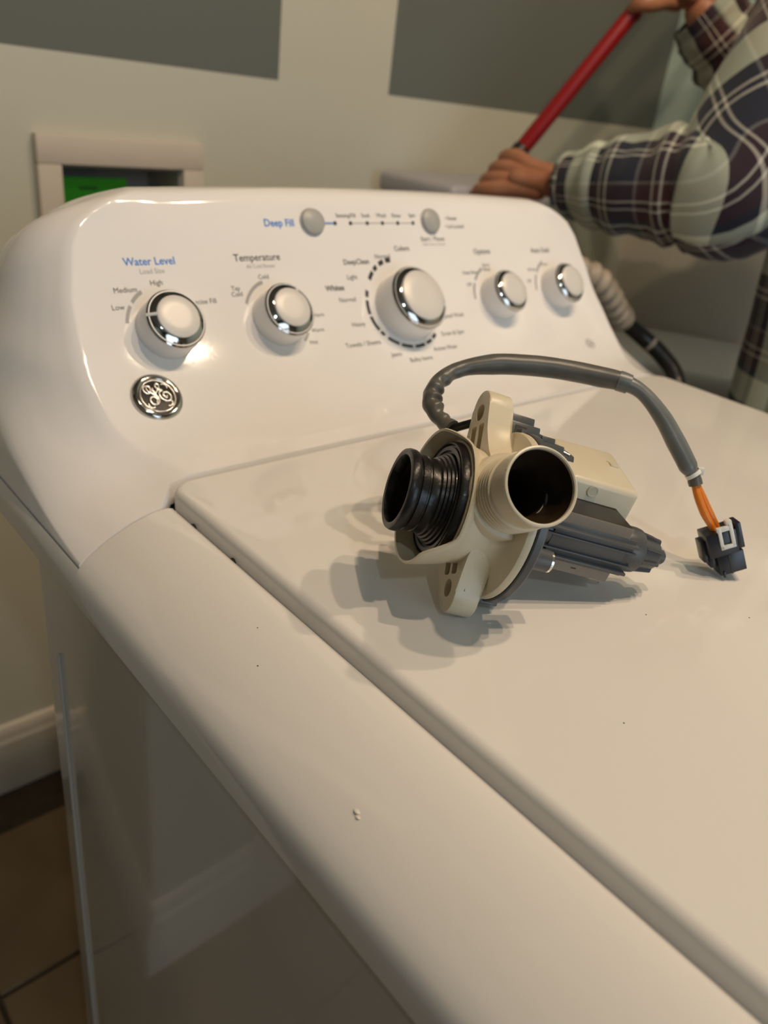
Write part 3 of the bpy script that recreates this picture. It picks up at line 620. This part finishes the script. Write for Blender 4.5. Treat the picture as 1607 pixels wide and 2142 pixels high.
# coil cover: pale box on the far side
cb = [(20.5, -24, 12), (64.5, -24, 12), (63, -25, 55), (20, -25, 55), (21.5, 28, 12.4), (65, 28, 13), (62.5, 34.5, 55), (20.5, 33.2, 55)]
cb = [(a, b, c) for a, b, c in cb]
cc = pp('coil_cover', xf(hexa([cb[0], cb[3], cb[2], cb[1], cb[4], cb[7], cb[6], cb[5]], 3.2, 4), SF), M['beige_pale'], 40, label='pale beige coil cover box')
pp('coil_cover_rim', xf(hexa([(62.5, -22, 15.5), (65.6, -22, 15.5), (65.2, -22, 50), (62, -22, 50), (62.5, 23, 16), (65.8, 23, 16), (64.2, 27, 50), (62, 27, 50)], 2.4, 3), SF), M['beige_pale'], 40, cc)
pp('ejector_mark', xf(lathe([(0, 0), (3.2, 0), (3.2, 0.3), (2.6, 0.3), (2.6, 0.1), (0, 0.1)], 24), SF @ Matrix.Translation((36, 22.5, 11.9)) @ Matrix.Rotation(PI, 4, 'X')), M['beige_pale'], 30, cc)
pp('cover_slot', xf(box((54, 28.6, 36), (59, 32.6, 41), 0.3), SF), M['beige_pale'], 0, cc)
# screw boss
bs = pp('screw_boss', xf(lathe([(6.8, -9), (5.9, -6), (5.6, 4.4), (0, 4.4)], 28), uf(0, -21.4, 22)), M['grey'], 35)
pp('screw_sleeve', xf(lathe([(4.4, 4.0), (5.5, 4.2), (5.6, 5.6), (5.0, 6.2), (4.4, 6.2), (4.2, 3)], 28), uf(0, -21.4, 22)), M['metal'], 35, bs, 'bright metal ring on the screw boss')
# clip connector on the top of the ring with its latch arm
cl = pp('clip_connector', join(box((-12, 44, -30), (6, 55.5, -8), 0.8), box((-9, 54, -28), (5, 62, -14), 0.8), box((-14, 43, -26), (-10, 58, -14), 0.6), box((4, 45, -24), (11, 53, -10), 0.8)), M['grey'], 35)
pp('clip_socket', box((-9.5, 47, -8.4), (-2.5, 53.5, -7.7), 0.2), M['gap'], 0, cl)
pp('clip_arm', join(hexa([(5, 44, -22), (22, 41, -14), (22, 41, -6), (5, 44, -14), (5, 53.5, -22), (22, 47.5, -14), (22, 47.5, -6), (5, 53.5, -14)], 0.8), hexa([(20, 38, -14), (27, 37, -12), (27, 37, -4), (20, 38, -5), (20, 47.4, -14), (27, 44, -12), (27, 44, -4), (20, 47.4, -5)], 1.0)), M['grey'], 35, cl)
pp('clip_hook', box((-2, 41.5, -4), (6, 45.2, 10), 0.5), M['grey'], 35, cl)
pp('clip_spring', xf(tube([(3, 44.6, -2), (14, 43.6, 0), (20, 41.6, 2)], 0.9, 10), Matrix.Identity(4)), M['metal'], 60, cl)
pp('clip_base', hexa([(-13, 30, -20), (12, 30, -18), (12, 30, 10), (-13, 30, 10), (-13, 44, -20), (12, 42.5, -18), (12, 42.5, 10), (-13, 44, 10)], 0.8), M['grey'], 35, cl)
# wiring lead (built in world space, then put under the pump)
PINV = PM.inverted()
def pw(name, vf, m, smooth=60, parent=None, label=None):
    o = mesh(name, xf(vf, PINV), m, parent or pump, smooth)
    if label: o['label'] = label
    return o
SL = [(-0.1574, -0.1394, 0.9903), (-0.1568, -0.1309, 0.9918), (-0.1555, -0.1207, 0.9966), (-0.1503, -0.1143, 1.0016), (-0.1408, -0.1112, 1.0077), (-0.1274, -0.1127, 1.0126), (-0.1108, -0.1215, 1.0163), (-0.0945, -0.1333, 1.0175), (-0.078, -0.1491, 1.0179), (-0.0657, -0.1647, 1.0172), (-0.0579, -0.1774, 1.0168), (-0.0515, -0.1882, 1.0128), (-0.0472, -0.2018, 1.0022), (-0.0452, -0.2139, 0.9905), (-0.0441, -0.2247, 0.9794), (-0.0431, -0.2285, 0.9756)]
SR = [5.2, 4.4, 5.4, 5.2, 4.8, 4.6, 6.0, 6.2, 6.2, 6.1, 5.6, 4.9, 5.8, 6.4, 6.2, 3.4]
path = catmull(SL, 10); rad = [r * 0.001 for r in lerp_list(SR, 10)]
def crinkle(i, a, p):
    t = i / 150; k = 1.0
    if 0.02 < t < 0.42:
        k += 0.30 * math.sin(i * 0.80) * (0.4 + 0.6 * math.cos(a - 2.4)) * (1 - abs(t - 0.16) / 0.20 if abs(t - 0.16) < 0.20 else 0)
    k += 0.05 * noise.noise(Vector((p.x * 70, p.y * 70 + math.cos(a), p.z * 70 + math.sin(a))))
    return k
cut_i = 101
sl = pw('wire_sleeve', tube(path[:cut_i + 2], rad[:cut_i + 2], 20, True, None, crinkle), M['sleeve'], label='crinkled grey vinyl wire sleeve')
pw('wire_sleeve', tube(path[cut_i:], [r * 1.02 for r in rad[cut_i:]], 20, True, [0.85] * (len(path) - cut_i), lambda i, a, p: crinkle(i + cut_i, a, p)), M['sleeve2'], label='bluish grey end of the wire sleeve')
pw('sleeve_band', tube(path[cut_i - 3:cut_i + 3], [r * 1.07 for r in rad[cut_i - 3:cut_i + 3]], 20), M['sleeve2'])
pw('black_wire', tube(catmull([(-0.136, -0.155, 0.999), (-0.1440, -0.1505, 0.9972), (-0.1509, -0.1468, 0.9951), (-0.1556, -0.1427, 0.9924), (-0.1574, -0.1394, 0.9905), (-0.157, -0.135, 0.991)], 6), 0.0024, 12), M['wire_black'])
zt = pw('cable_tie', tube([(-0.0434, -0.2278, 0.9764), (-0.0428, -0.2293, 0.9748)], 0.0046, 20), M['latch'], label='white cable tie')
pw('tie_head', xf(box((-0.0014, -0.0022, -0.0018), (0.0014, 0.0022, 0.0018), 0.0004), axis_frame(Vector((-0.0434, -0.2278, 0.9764)) + CX * 0.0050 - CD * 0.001, CX)), M['latch'], 30, zt)
pw('sleeve_tail', tube([(-0.0428, -0.2293, 0.9749), (-0.0425, -0.2305, 0.9722), (-0.0423, -0.2318, 0.9700)], [0.0036, 0.0041, 0.0040], 18), M['sleeve'])
OW = catmull([(-0.0424, -0.2310, 0.9712), (-0.042, -0.2365, 0.964), (-0.0402, -0.2429, 0.9555), (-0.0379, -0.2486, 0.9487), (-0.0377, -0.2505, 0.9462)], 8)
for off in (-0.5, 0.5):
    pw('orange_wire', tube([p + (CX * 0.0026 * off + CF * 0.0012 * off) * (0.55 + 0.9 * math.sin(PI * i / len(OW))) for i, p in enumerate(OW)], lerp_list([0.0019, 0.0023, 0.0024, 0.0019, 0.0018], 8), 14), M['orange'])
# plug: axis k from the wires to the mating end, i across, j towards the camera
kc = Vector((0.0008, -0.0178, -0.0235)).normalized(); kc = (CX * 0.36 * 0.9 + CD * 0.93 + CF * 0.30); kc.normalize()
ic = (CX - kc * CX.dot(kc)); ic.normalize(); jc = kc.cross(ic)
if jc.dot(-CF) < 0: jc = -jc
CFm = frame(Vector((-0.0372, -0.2506, 0.9492)), ic, jc, kc)
def pc(name, lo, hi, m, bev=0.4, parent=None, label=None):
    return pw(name, xf(xf(box(lo, hi, bev), MM), CFm), m, 30, parent, label)
pl_ = pc('plug', (-10.0, -8.5, 0.5), (7.5, 6.2, 15.5), M['conn'], 0.7, None, 'black connector plug')
pc('plug_nose', (-6.0, -6.5, 15), (9.5, 5.4, 28.0), M['conn'], 0.5, pl_)
pc('plug_rail', (7.2, -4, -2.5), (10.6, 6.4, 13.5), M['conn'], 0.5, pl_)
pc('plug_rail', (-12.6, -7, 5.0), (-9.6, 2, 18.5), M['conn'], 0.5, pl_)
pc('plug_rail', (-9.8, -7, 15), (-5.6, 3, 22.5), M['conn'], 0.5, pl_)
pc('plug_groove', (0.3, 5.2, 16), (1.3, 5.7, 28.1), M['gap'], 0, pl_)
pc('plug_key', (-4.6, 5.0, 25.5), (-3.2, 6.1, 29.2), M['conn'], 0.2, pl_)
lt = pc('latch', (-3.2, 6.0, -2.6), (-1.2, 7.6, 11), M['latch'], 0.4, pl_, 'white latch on the plug')
for lo, hi in (((3.4, 6.0, -3.6), (5.6, 7.6, 11)), ((-3.2, 6.0, 8.6), (5.6, 7.6, 11.2)), ((-3.6, 5.0, -2.8), (5.6, 7.4, 0.2)), ((2.4, 3, -5.6), (5.8, 6.8, -2.6))):
    o = pc('latch_bar', lo, hi, M['latch'], 0.4); o.parent = pump
    bmj = bmesh.new(); bmj.from_mesh(lt.data); bmj.from_mesh(o.data); bmj.to_mesh(lt.data); bmj.free(); bpy.data.objects.remove(o)

# ------------------------------------------------------------------ outlet box in the wall
ob = empty('outlet_box', (0.036, Y1, 0.95), 'recessed wall outlet box with cream frame behind the washer', 'outlet box')
def obp(name, vf, m, smooth=30, parent=None, label=None):
    o = mesh(name, xf(vf, Matrix.Translation((-0.036, -Y1, -0.95))), m, parent or ob, smooth)
    if label: o['label'] = label
    return o
fx0, fx1, fz0, fz1 = -0.081, 0.154, 0.830, 1.058; yf = Y1 - 0.014
obp('frame_rail', box((fx0, yf, HZ1), (fx1, Y1, fz1), 0.002), M['frame']); obp('frame_rail', box((fx0, yf, fz0), (fx1, Y1, HZ0), 0.002), M['frame'])
obp('frame_stile', box((fx0, yf, HZ0), (HX0, Y1, HZ1), 0.002), M['frame']); obp('frame_stile', box((HX1, yf, HZ0), (fx1, Y1, HZ1), 0.002), M['frame'])
t_ = 0.003
obp('recess', join(box((HX0, Y1 - 0.004, HZ0), (HX0 + t_, Y1 + 0.098, HZ1)), box((HX1 - t_, Y1 - 0.004, HZ0), (HX1, Y1 + 0.098, HZ1)), box((HX0, Y1 - 0.004, HZ1 - t_), (HX1, Y1 + 0.098, HZ1)),
                   box((HX0, Y1 - 0.004, HZ0), (HX1, Y1 + 0.098, HZ0 + t_)), box((HX0, Y1 + 0.094, HZ0), (HX1, Y1 + 0.098, HZ1))), M['boxin'], 0)
gc = obp('green_card', box((HX0 + 0.006, Y1 + 0.050, HZ0 + 0.004), (0.0655, Y1 + 0.054, 1.0005), 0.001), M['green'], 0, None, 'bright green card inside the box')
obp('card_print', box((HX0 + 0.010, Y1 + 0.0494, 0.955), (HX0 + 0.018, Y1 + 0.050, 0.992)), M['greendark'], 0, gc)
obp('card_print', box((-0.005, Y1 + 0.0494, 0.984), (0.022, Y1 + 0.050, 0.988)), M['greendark'], 0, gc)
obp('card_print', box((-0.02, Y1 + 0.0494, 0.965), (0.045, Y1 + 0.050, 0.967)), M['greendark'], 0, gc)

# ------------------------------------------------------------------ ceiling lights (above the frame)
def downlight(x, y, label, glass, group=None):
    d_ = empty('ceiling_downlight', (x, y, ZC), label, 'ceiling light', group)
    mesh('trim_ring', lathe([(0.050, 0.0), (0.070, 0.0), (0.068, -0.006), (0.052, -0.010)], 36, True), M['latch'], d_)
    mesh('diffuser', lathe([(0.050, -0.001), (0.048, -0.004), (0, -0.005)], 36), glass, d_)
for (x, y), wh in zip(BULBS, ('leftmost', 'middle', 'rightmost')):
    downlight(x, y, 'warm recessed ceiling downlight, %s of the three over the washer' % wh, M['bulb'], 'warm downlights over the washer')
downlight(COOL_POS[0], COOL_POS[1], 'cool white recessed ceiling downlight nearer the window', M['bulb_cool'])

# ------------------------------------------------------------------ things behind the washer
hs = empty('drain_hose', (0.56, 0.16, 0.0), 'ribbed tan and black drain hose hanging behind the washer', 'hose')
def hp(name, vf, m, label=None, parent=None):
    o = mesh(name, xf(vf, Matrix.Translation((-0.56, -0.16, 0))), m, parent or hs, 50)
    if label: o['label'] = label
    return o
pt_ = catmull([(0.425, 0.235, 0.955), (0.447, 0.218, 0.972), (0.475, 0.205, 0.962), (0.505, 0.20, 0.940), (0.530, 0.197, 0.918), (0.548, 0.193, 0.905)], 12)
hp('corrugated_cuff', tube(pt_, [0.0175 + 0.0028 * math.sin(i * 2 * PI / 6) for i in range(len(pt_))], 24), M['hose_tan'], 'tan corrugated cuff')
pb = catmull([(0.545, 0.194, 0.907), (0.580, 0.178, 0.885), (0.602, 0.150, 0.862), (0.606, 0.120, 0.835), (0.590, 0.102, 0.79), (0.565, 0.11, 0.60), (0.55, 0.14, 0.30), (0.55, 0.16, 0.012)], 8)
hp('hose_tube', tube(pb, 0.0120, 18), M['hose_black'])
hp('hose_band', tube(pb[11:13], 0.0130, 18), M['hose_tan'], 'tan band around the hose')

ap = empty('corner_appliance', (1.03, 0.385, 0), 'low glossy white appliance beside the plaid shirt, in front of the right wall', 'appliance', rot=Matrix.Rotation(math.radians(-56), 3, 'Z'))
mesh('appliance_top', box((-0.235, -0.165, 0.70), (0.235, 0.165, 0.765), 0.028, 5), M['appl'], ap, 50)
mesh('appliance_body', box((-0.225, -0.155, 0.02), (0.225, 0.155, 0.71), 0.02, 3), M['appl'], ap, 50)
bn = empty('plastic_bin', (0.60, 0.585, 0), 'pale round-edged plastic bin between the washer and the wall', 'bin')
mesh('bin_body', box((-0.115, -0.085, 0), (0.115, 0.085, 1.015), 0.03, 4), M['bin'], bn, 50)
mesh('bin_lid', box((-0.125, -0.09, 1.005), (0.125, 0.09, 1.040), 0.012, 4), M['bin'], bn, 50)

# ------------------------------------------------------------------ person and red pole
K1 = Vector((0.530, 0.462, 1.064)); W1 = Vector((0.564, 0.368, 1.060))
POLE_T = Vector((0.722, 0.410, 1.305))
d1 = (K1 - W1).normalized()
POLE_L0 = Vector((0.556, 0.472, 1.037))
pd = (POLE_T - POLE_L0).normalized()
n1 = pd.cross(d1).normalized()
if n1.dot(CAM - K1) < 0: n1 = -n1
pole_c = K1 + d1 * 0.006 - n1 * 0.026
pd = (POLE_T - pole_c).normalized()
pe = empty('red_pole', pole_c, 'long red pole with black grip held in both hands', 'pole')
def polep(name, a, b, r, m, parent=None):
    o = mesh(name, xf(tube([pole_c + pd * a, pole_c + pd * (a + 0.004), pole_c + pd * (b - 0.004), pole_c + pd * b], [r * 0.85, r, r, r * 0.85], 28), Matrix.Translation(-pole_c)), m, parent or pe, 50); return o
polep('shaft', 0.05, 0.95, 0.0125, M['red']); polep('collar', 0.040, 0.062, 0.0142, M['grip']); polep('grip', -0.085, 0.045, 0.0118, M['grip'])
polep('grip_cap', -0.092, -0.082, 0.009, M['metal'])

man = empty('person', (0.82, 0.02, 0), 'person in a plaid flannel shirt leaning in and gripping the red pole', 'person')
TOP = Vector((0.82, 0.02, 0))
def skin_mesh(verts, edges, radii, root, sub=2):
    me = bpy.data.meshes.new('body'); me.from_pydata([tuple(v) for v in verts], edges, []); me.update()
    o = bpy.data.objects.new('body', me); COL.objects.link(o)
    md = o.modifiers.new('s', 'SKIN'); md.use_smooth_shade = True; md.branch_smoothing = 0.6
    for i, r in enumerate(radii):
        rr = r if hasattr(r, '__len__') else (r, r); me.skin_vertices[0].data[i].radius = rr
    me.skin_vertices[0].data[root].use_root = True
    sb = o.modifiers.new('d', 'SUBSURF'); sb.levels = sub; sb.render_levels = sub
    bpy.context.view_layer.update()
    dg = bpy.context.evaluated_depsgraph_get(); m2 = bpy.data.meshes.new_from_object(o.evaluated_get(dg)); bpy.data.objects.remove(o); return m2
SHL = Vector((0.715, 0.085, 1.385)); SHR = Vector((0.985, 0.075, 1.395)); ELL = Vector((0.588, 0.112, 1.098)); ELR = Vector((0.945, 0.215, 1.165))
K2 = Vector((0.735, 0.432, 1.338)); W2 = Vector((0.800, 0.372, 1.335))
SKV = [(0.82, -0.02, 0.93), (0.82, -0.01, 1.08), (0.83, 0.03, 1.27), (0.84, 0.07, 1.40), (0.84, 0.10, 1.475), (0.84, 0.135, 1.54), (0.84, 0.15, 1.62), (0.84, 0.14, 1.69),
       SHL, ELL, W1, SHR, ELR, W2,
       (0.735, -0.02, 0.88), (0.725, 0.02, 0.49), (0.715, -0.01, 0.08), (0.715, 0.13, 0.035), (0.915, -0.03, 0.88), (0.935, 0.0, 0.49), (0.945, -0.04, 0.08), (0.955, 0.10, 0.035), (0.84, 0.185, 1.555)]
SKE = [(0, 1), (1, 2), (2, 3), (3, 4), (4, 5), (5, 6), (6, 7), (3, 8), (8, 9), (9, 10), (3, 11), (11, 12), (12, 13), (0, 14), (14, 15), (15, 16), (16, 17), (0, 18), (18, 19), (19, 20), (20, 21), (5, 22)]
SKR = [(0.13, 0.10), (0.12, 0.09), (0.135, 0.10), (0.085, 0.07), 0.050, 0.062, 0.082, 0.055, 0.055, 0.040, 0.027, 0.055, 0.040, 0.027, 0.075, 0.052, 0.035, 0.03, 0.075, 0.052, 0.035, 0.03, 0.045]
bm = bmesh.new()
bm.from_mesh(skin_mesh(SKV, SKE, SKR, 0))
def hand(Wp, K, axis, nrm):
    d = (K - Wp).normalized(); V, E, Rr = [], [], []
    def add(p, r, prev=None):
        V.append(p); Rr.append(r)
        if prev is not None: E.append((prev, len(V) - 1))
        return len(V) - 1
    w0 = add(Wp - d * 0.02, (0.026, 0.022)); p1 = add(Wp + d * 0.03, (0.027, 0.019), w0); p2 = add(K - d * 0.022 - nrm * 0.004, (0.030, 0.017), p1)
    bm.from_mesh(skin_mesh(V, E, Rr, 0))
    for f_, (off, L) in enumerate(((0.032, 0.95), (0.0108, 1.05), (-0.0108, 1.0), (-0.031, 0.85))):
        V, E, Rr = [], [], []; b0 = K + axis * off
        w_ = add(Wp + axis * off * 0.45 + d * 0.005, 0.0155); m_ = add(Wp.lerp(b0, 0.55) + nrm * 0.002, 0.0150, w_); k_ = add(b0 - d * 0.010 + nrm * 0.003, 0.0135, m_)
        b_ = add(b0 + d * 0.008 - nrm * 0.004, 0.0118, k_); c = add(b0 + d * 0.020 * L - nrm * 0.020, 0.0100, b_)
        e = add(b0 + d * 0.014 * L - nrm * 0.044, 0.0090, c); add(b0 - d * 0.012 - nrm * 0.050, 0.0078, e)
        bm.from_mesh(skin_mesh(V, E, Rr, 0))
    V, E, Rr = [], [], []
    a = add(Wp + d * 0.020 + axis * 0.012 - nrm * 0.008, 0.015); b = add(Wp + d * 0.048 + axis * 0.030 - nrm * 0.022, 0.0138, a); c = add(Wp + d * 0.080 + axis * 0.036 - nrm * 0.044, 0.0110, b); add(Wp + d * 0.104 + axis * 0.032 - nrm * 0.052, 0.009, c)
    bm.from_mesh(skin_mesh(V, E, Rr, 0))
hand(W1, K1, pd, n1)
n2 = pd.cross((K2 - W2).normalized()).normalized()
if n2.dot(CAM - K2) < 0: n2 = -n2
K2 = pole_c + pd * (POLE_T - pole_c).length * 1.10 + n2 * 0.026 - (K2 - W2).normalized() * 0.006
hand(W2, K2, pd, n2)
# face features
HC = Vector((0.84, 0.15, 1.60))
def blob(p, r, sc=(1, 1, 1)):
    g = bmesh.ops.create_icosphere(bm, subdivisions=2, radius=r)
    for v in g['verts']: v.co = Vector((v.co.x * sc[0], v.co.y * sc[1], v.co.z * sc[2])) + p
blob(HC + Vector((0, 0.088, -0.012)), 0.014, (0.8, 1.2, 1.5))
for sx in (-1, 1): blob(HC + Vector((sx * 0.083, 0.0, -0.005)), 0.026, (0.35, 0.8, 1.2))
blob(HC + Vector((0, 0.075, -0.048)), 0.018, (1.4, 0.5, 0.5))
bd_me = bpy.data.meshes.new('body'); bm.to_mesh(bd_me); bm.free(); bd_me.transform(Matrix.Translation(-TOP))
link('body', bd_me, M['skin'], man, 180)
def mp(name, vf, m, smooth=60):
    return mesh(name, xf(vf, Matrix.Translation(-TOP)), m, man, smooth)
for sx in (-1, 1): mp('eye', xf(lathe([(0, -0.011), (0.008, -0.008), (0.011, 0), (0.008, 0.008), (0, 0.011)], 16), Matrix.Translation(HC + Vector((sx * 0.032, 0.070, 0.015)))), M['eye'])
g = lathe([(0.088, -0.02), (0.094, 0.02), (0.088, 0.06), (0.062, 0.098), (0.03, 0.113), (0, 0.116)], 28)
mp('hair', xf(g, Matrix.Translation(HC + Vector((0, -0.012, 0.0)))), M['hair'])
# shirt with UVs in metres
def cloth_tube(path, rx, ry, seg, fold, seed, u_off=0.0, v_off=0.0, up=Vector((0, 0, 1)), amp=0.05, rot=0.0):
    n = len(path); path = [Vector(p) for p in path]; V, F, UV = [], [], []; L = v_off; x = None
    for i in range(n):
        t = (path[min(i + 1, n - 1)] - path[max(i - 1, 0)]).normalized()
        if x is None:
            x = up.cross(t)
            if x.length < 1e-3: x = Vector((1, 0, 0)).cross(t)
        x = (x - t * x.dot(t)).normalized(); y = t.cross(x)
        if i: L += (path[i] - path[i - 1]).length
        for k in range(seg + 1):
            a = 2 * PI * (k % seg) / seg
            q = 1 + fold(i / (n - 1), a) + amp * noise.noise(Vector((math.cos(a) * 1.6 + seed, math.sin(a) * 1.6, L * 14)))
            V.append(path[i] + x * math.cos(a) * rx[i] * q + y * math.sin(a) * ry[i] * q)
            uu = (2 * PI * k / seg) * (rx[n // 2] + ry[n // 2]) / 2 + u_off; vv = L; rt = rot(i / (n - 1)) if callable(rot) else rot
            UV.append((uu * math.cos(rt) - vv * math.sin(rt), uu * math.sin(rt) + vv * math.cos(rt)))
    for i in range(n - 1):
        for k in range(seg): a_ = i * (seg + 1) + k; F.append((a_, a_ + 1, a_ + seg + 2, a_ + seg + 1))
    return V, F, UV
def cloth(name, tubes, m):
    V, F, UV = [], [], []
    for v, f, u in tubes:
        n = len(V); V += [p - TOP for p in v]; F += [tuple(i + n for i in q) for q in f]; UV += u
    me = bpy.data.meshes.new(name); me.from_pydata([tuple(p) for p in V], [], F); me.update()
    uvl = me.uv_layers.new(name='UVMap')
    for lp in me.loops: uvl.data[lp.index].uv = UV[lp.vertex_index]
    o = link(name, me, m, man, 180); sd = o.modifiers.new('t', 'SOLIDIFY'); sd.thickness = 0.002; sd.offset = 0; return o
def arm_path(a, b, c, n=10): return catmull([a, a.lerp(b, 0.5), a.lerp(b, 0.85), b + (b - (a + c) / 2).normalized() * 0.004, b.lerp(c, 0.18), b.lerp(c, 0.5), b.lerp(c, 0.8), c], n)
pl1 = arm_path(SHL + Vector((0.03, 0, 0.03)), ELL, W1.lerp(ELL, 0.06)); nn = len(pl1)
r1 = lerp_list([0.095, 0.092, 0.090, 0.086, 0.078, 0.068, 0.056, 0.042], 10)
def sleeve_fold(t, a):
    f = 0.0
    if t > 0.42: f += (0.055 * math.sin((t - 0.42) * 58 + 2.2 * math.sin(a + 0.6) + 1.3 * math.sin(t * 31)) + 0.02 * math.sin(t * 95 + 3 * a)) * min(1, (t - 0.42) * 5) * (1 if t < 0.93 else 0.3)
    if t < 0.42: f += 0.03 * math.sin(t * 22 + 2 * a)
    return f
s1 = cloth_tube(pl1, r1, r1, 44, sleeve_fold, 1.0, -0.10, -0.30, amp=0.07, rot=lambda t: 0.75 * (1 - sstep((t - 0.25) / 0.3)))
pr1 = arm_path(SHR + Vector((-0.02, 0, 0.03)), ELR, W2.lerp(ELR, 0.10))
r2 = lerp_list([0.095, 0.088, 0.084, 0.080, 0.072, 0.064, 0.056, 0.050], 10)
s2 = cloth_tube(pr1, r2, r2, 40, sleeve_fold, 5.0, 0.05, 0.0, amp=0.06)
tp = catmull([(0.825, -0.02, 0.775), (0.825, -0.02, 0.90), (0.825, -0.01, 1.05), (0.83, 0.01, 1.20), (0.84, 0.03, 1.32), (0.845, 0.05, 1.41), (0.845, 0.07, 1.455), (0.845, 0.085, 1.475)], 6)
tx = lerp_list([0.165, 0.186, 0.212, 0.216, 0.205, 0.165, 0.10, 0.068], 6); ty = lerp_list([0.135, 0.132, 0.128, 0.13, 0.125, 0.105, 0.08, 0.066], 6)
tb = cloth_tube(tp, ty, tx, 56, lambda t, a: 0.02 * math.sin(5 * a + 3 * t) * (1 - t), 9.0, 0.065, 0.01, up=Vector((1, 0, 0)), amp=0.03)
cloth('shirt', [s1, s2, tb], M['plaid'])
cuff = pl1[-4:]
cloth('cuff', [cloth_tube(pl1[-6:], [0.0455] * 6, [0.0455] * 6, 32, lambda t, a: 0.0, 3.0, 0.02, 0.56, amp=0.01)], M['plaid'])
lg = []
for hx, kx, fx, yo in ((0.745, 0.735, 0.720, 0.0), (0.905, 0.930, 0.945, -0.02)):
    q = catmull([(hx, -0.02, 0.90), (hx, -0.01, 0.74), (kx, 0.02 + yo, 0.49), (fx, -0.01 + yo, 0.07)], 8); lg.append(tube(q, lerp_list([0.088, 0.090, 0.076, 0.066], 8), 24))
mp('trousers', join(*lg, xf(lathe([(0.14, 0.80), (0.165, 0.90), (0.16, 1.0)], 32), Matrix.Translation((0.825, -0.02, 0)) @ Matrix.Diagonal((1.05, 0.75, 1, 1)))), M['denim'])
for fx, fy in ((0.715, 0.05), (0.95, 0.02)):
    mp('shoe', xf(join(box((-0.045, -0.11, 0.0), (0.045, 0.15, 0.03), 0.012), box((-0.042, -0.10, 0.02), (0.042, 0.06, 0.10), 0.025), box((-0.040, 0.0, 0.02), (0.040, 0.14, 0.065), 0.022)), Matrix.Translation((fx, fy, 0))), M['shoe'])
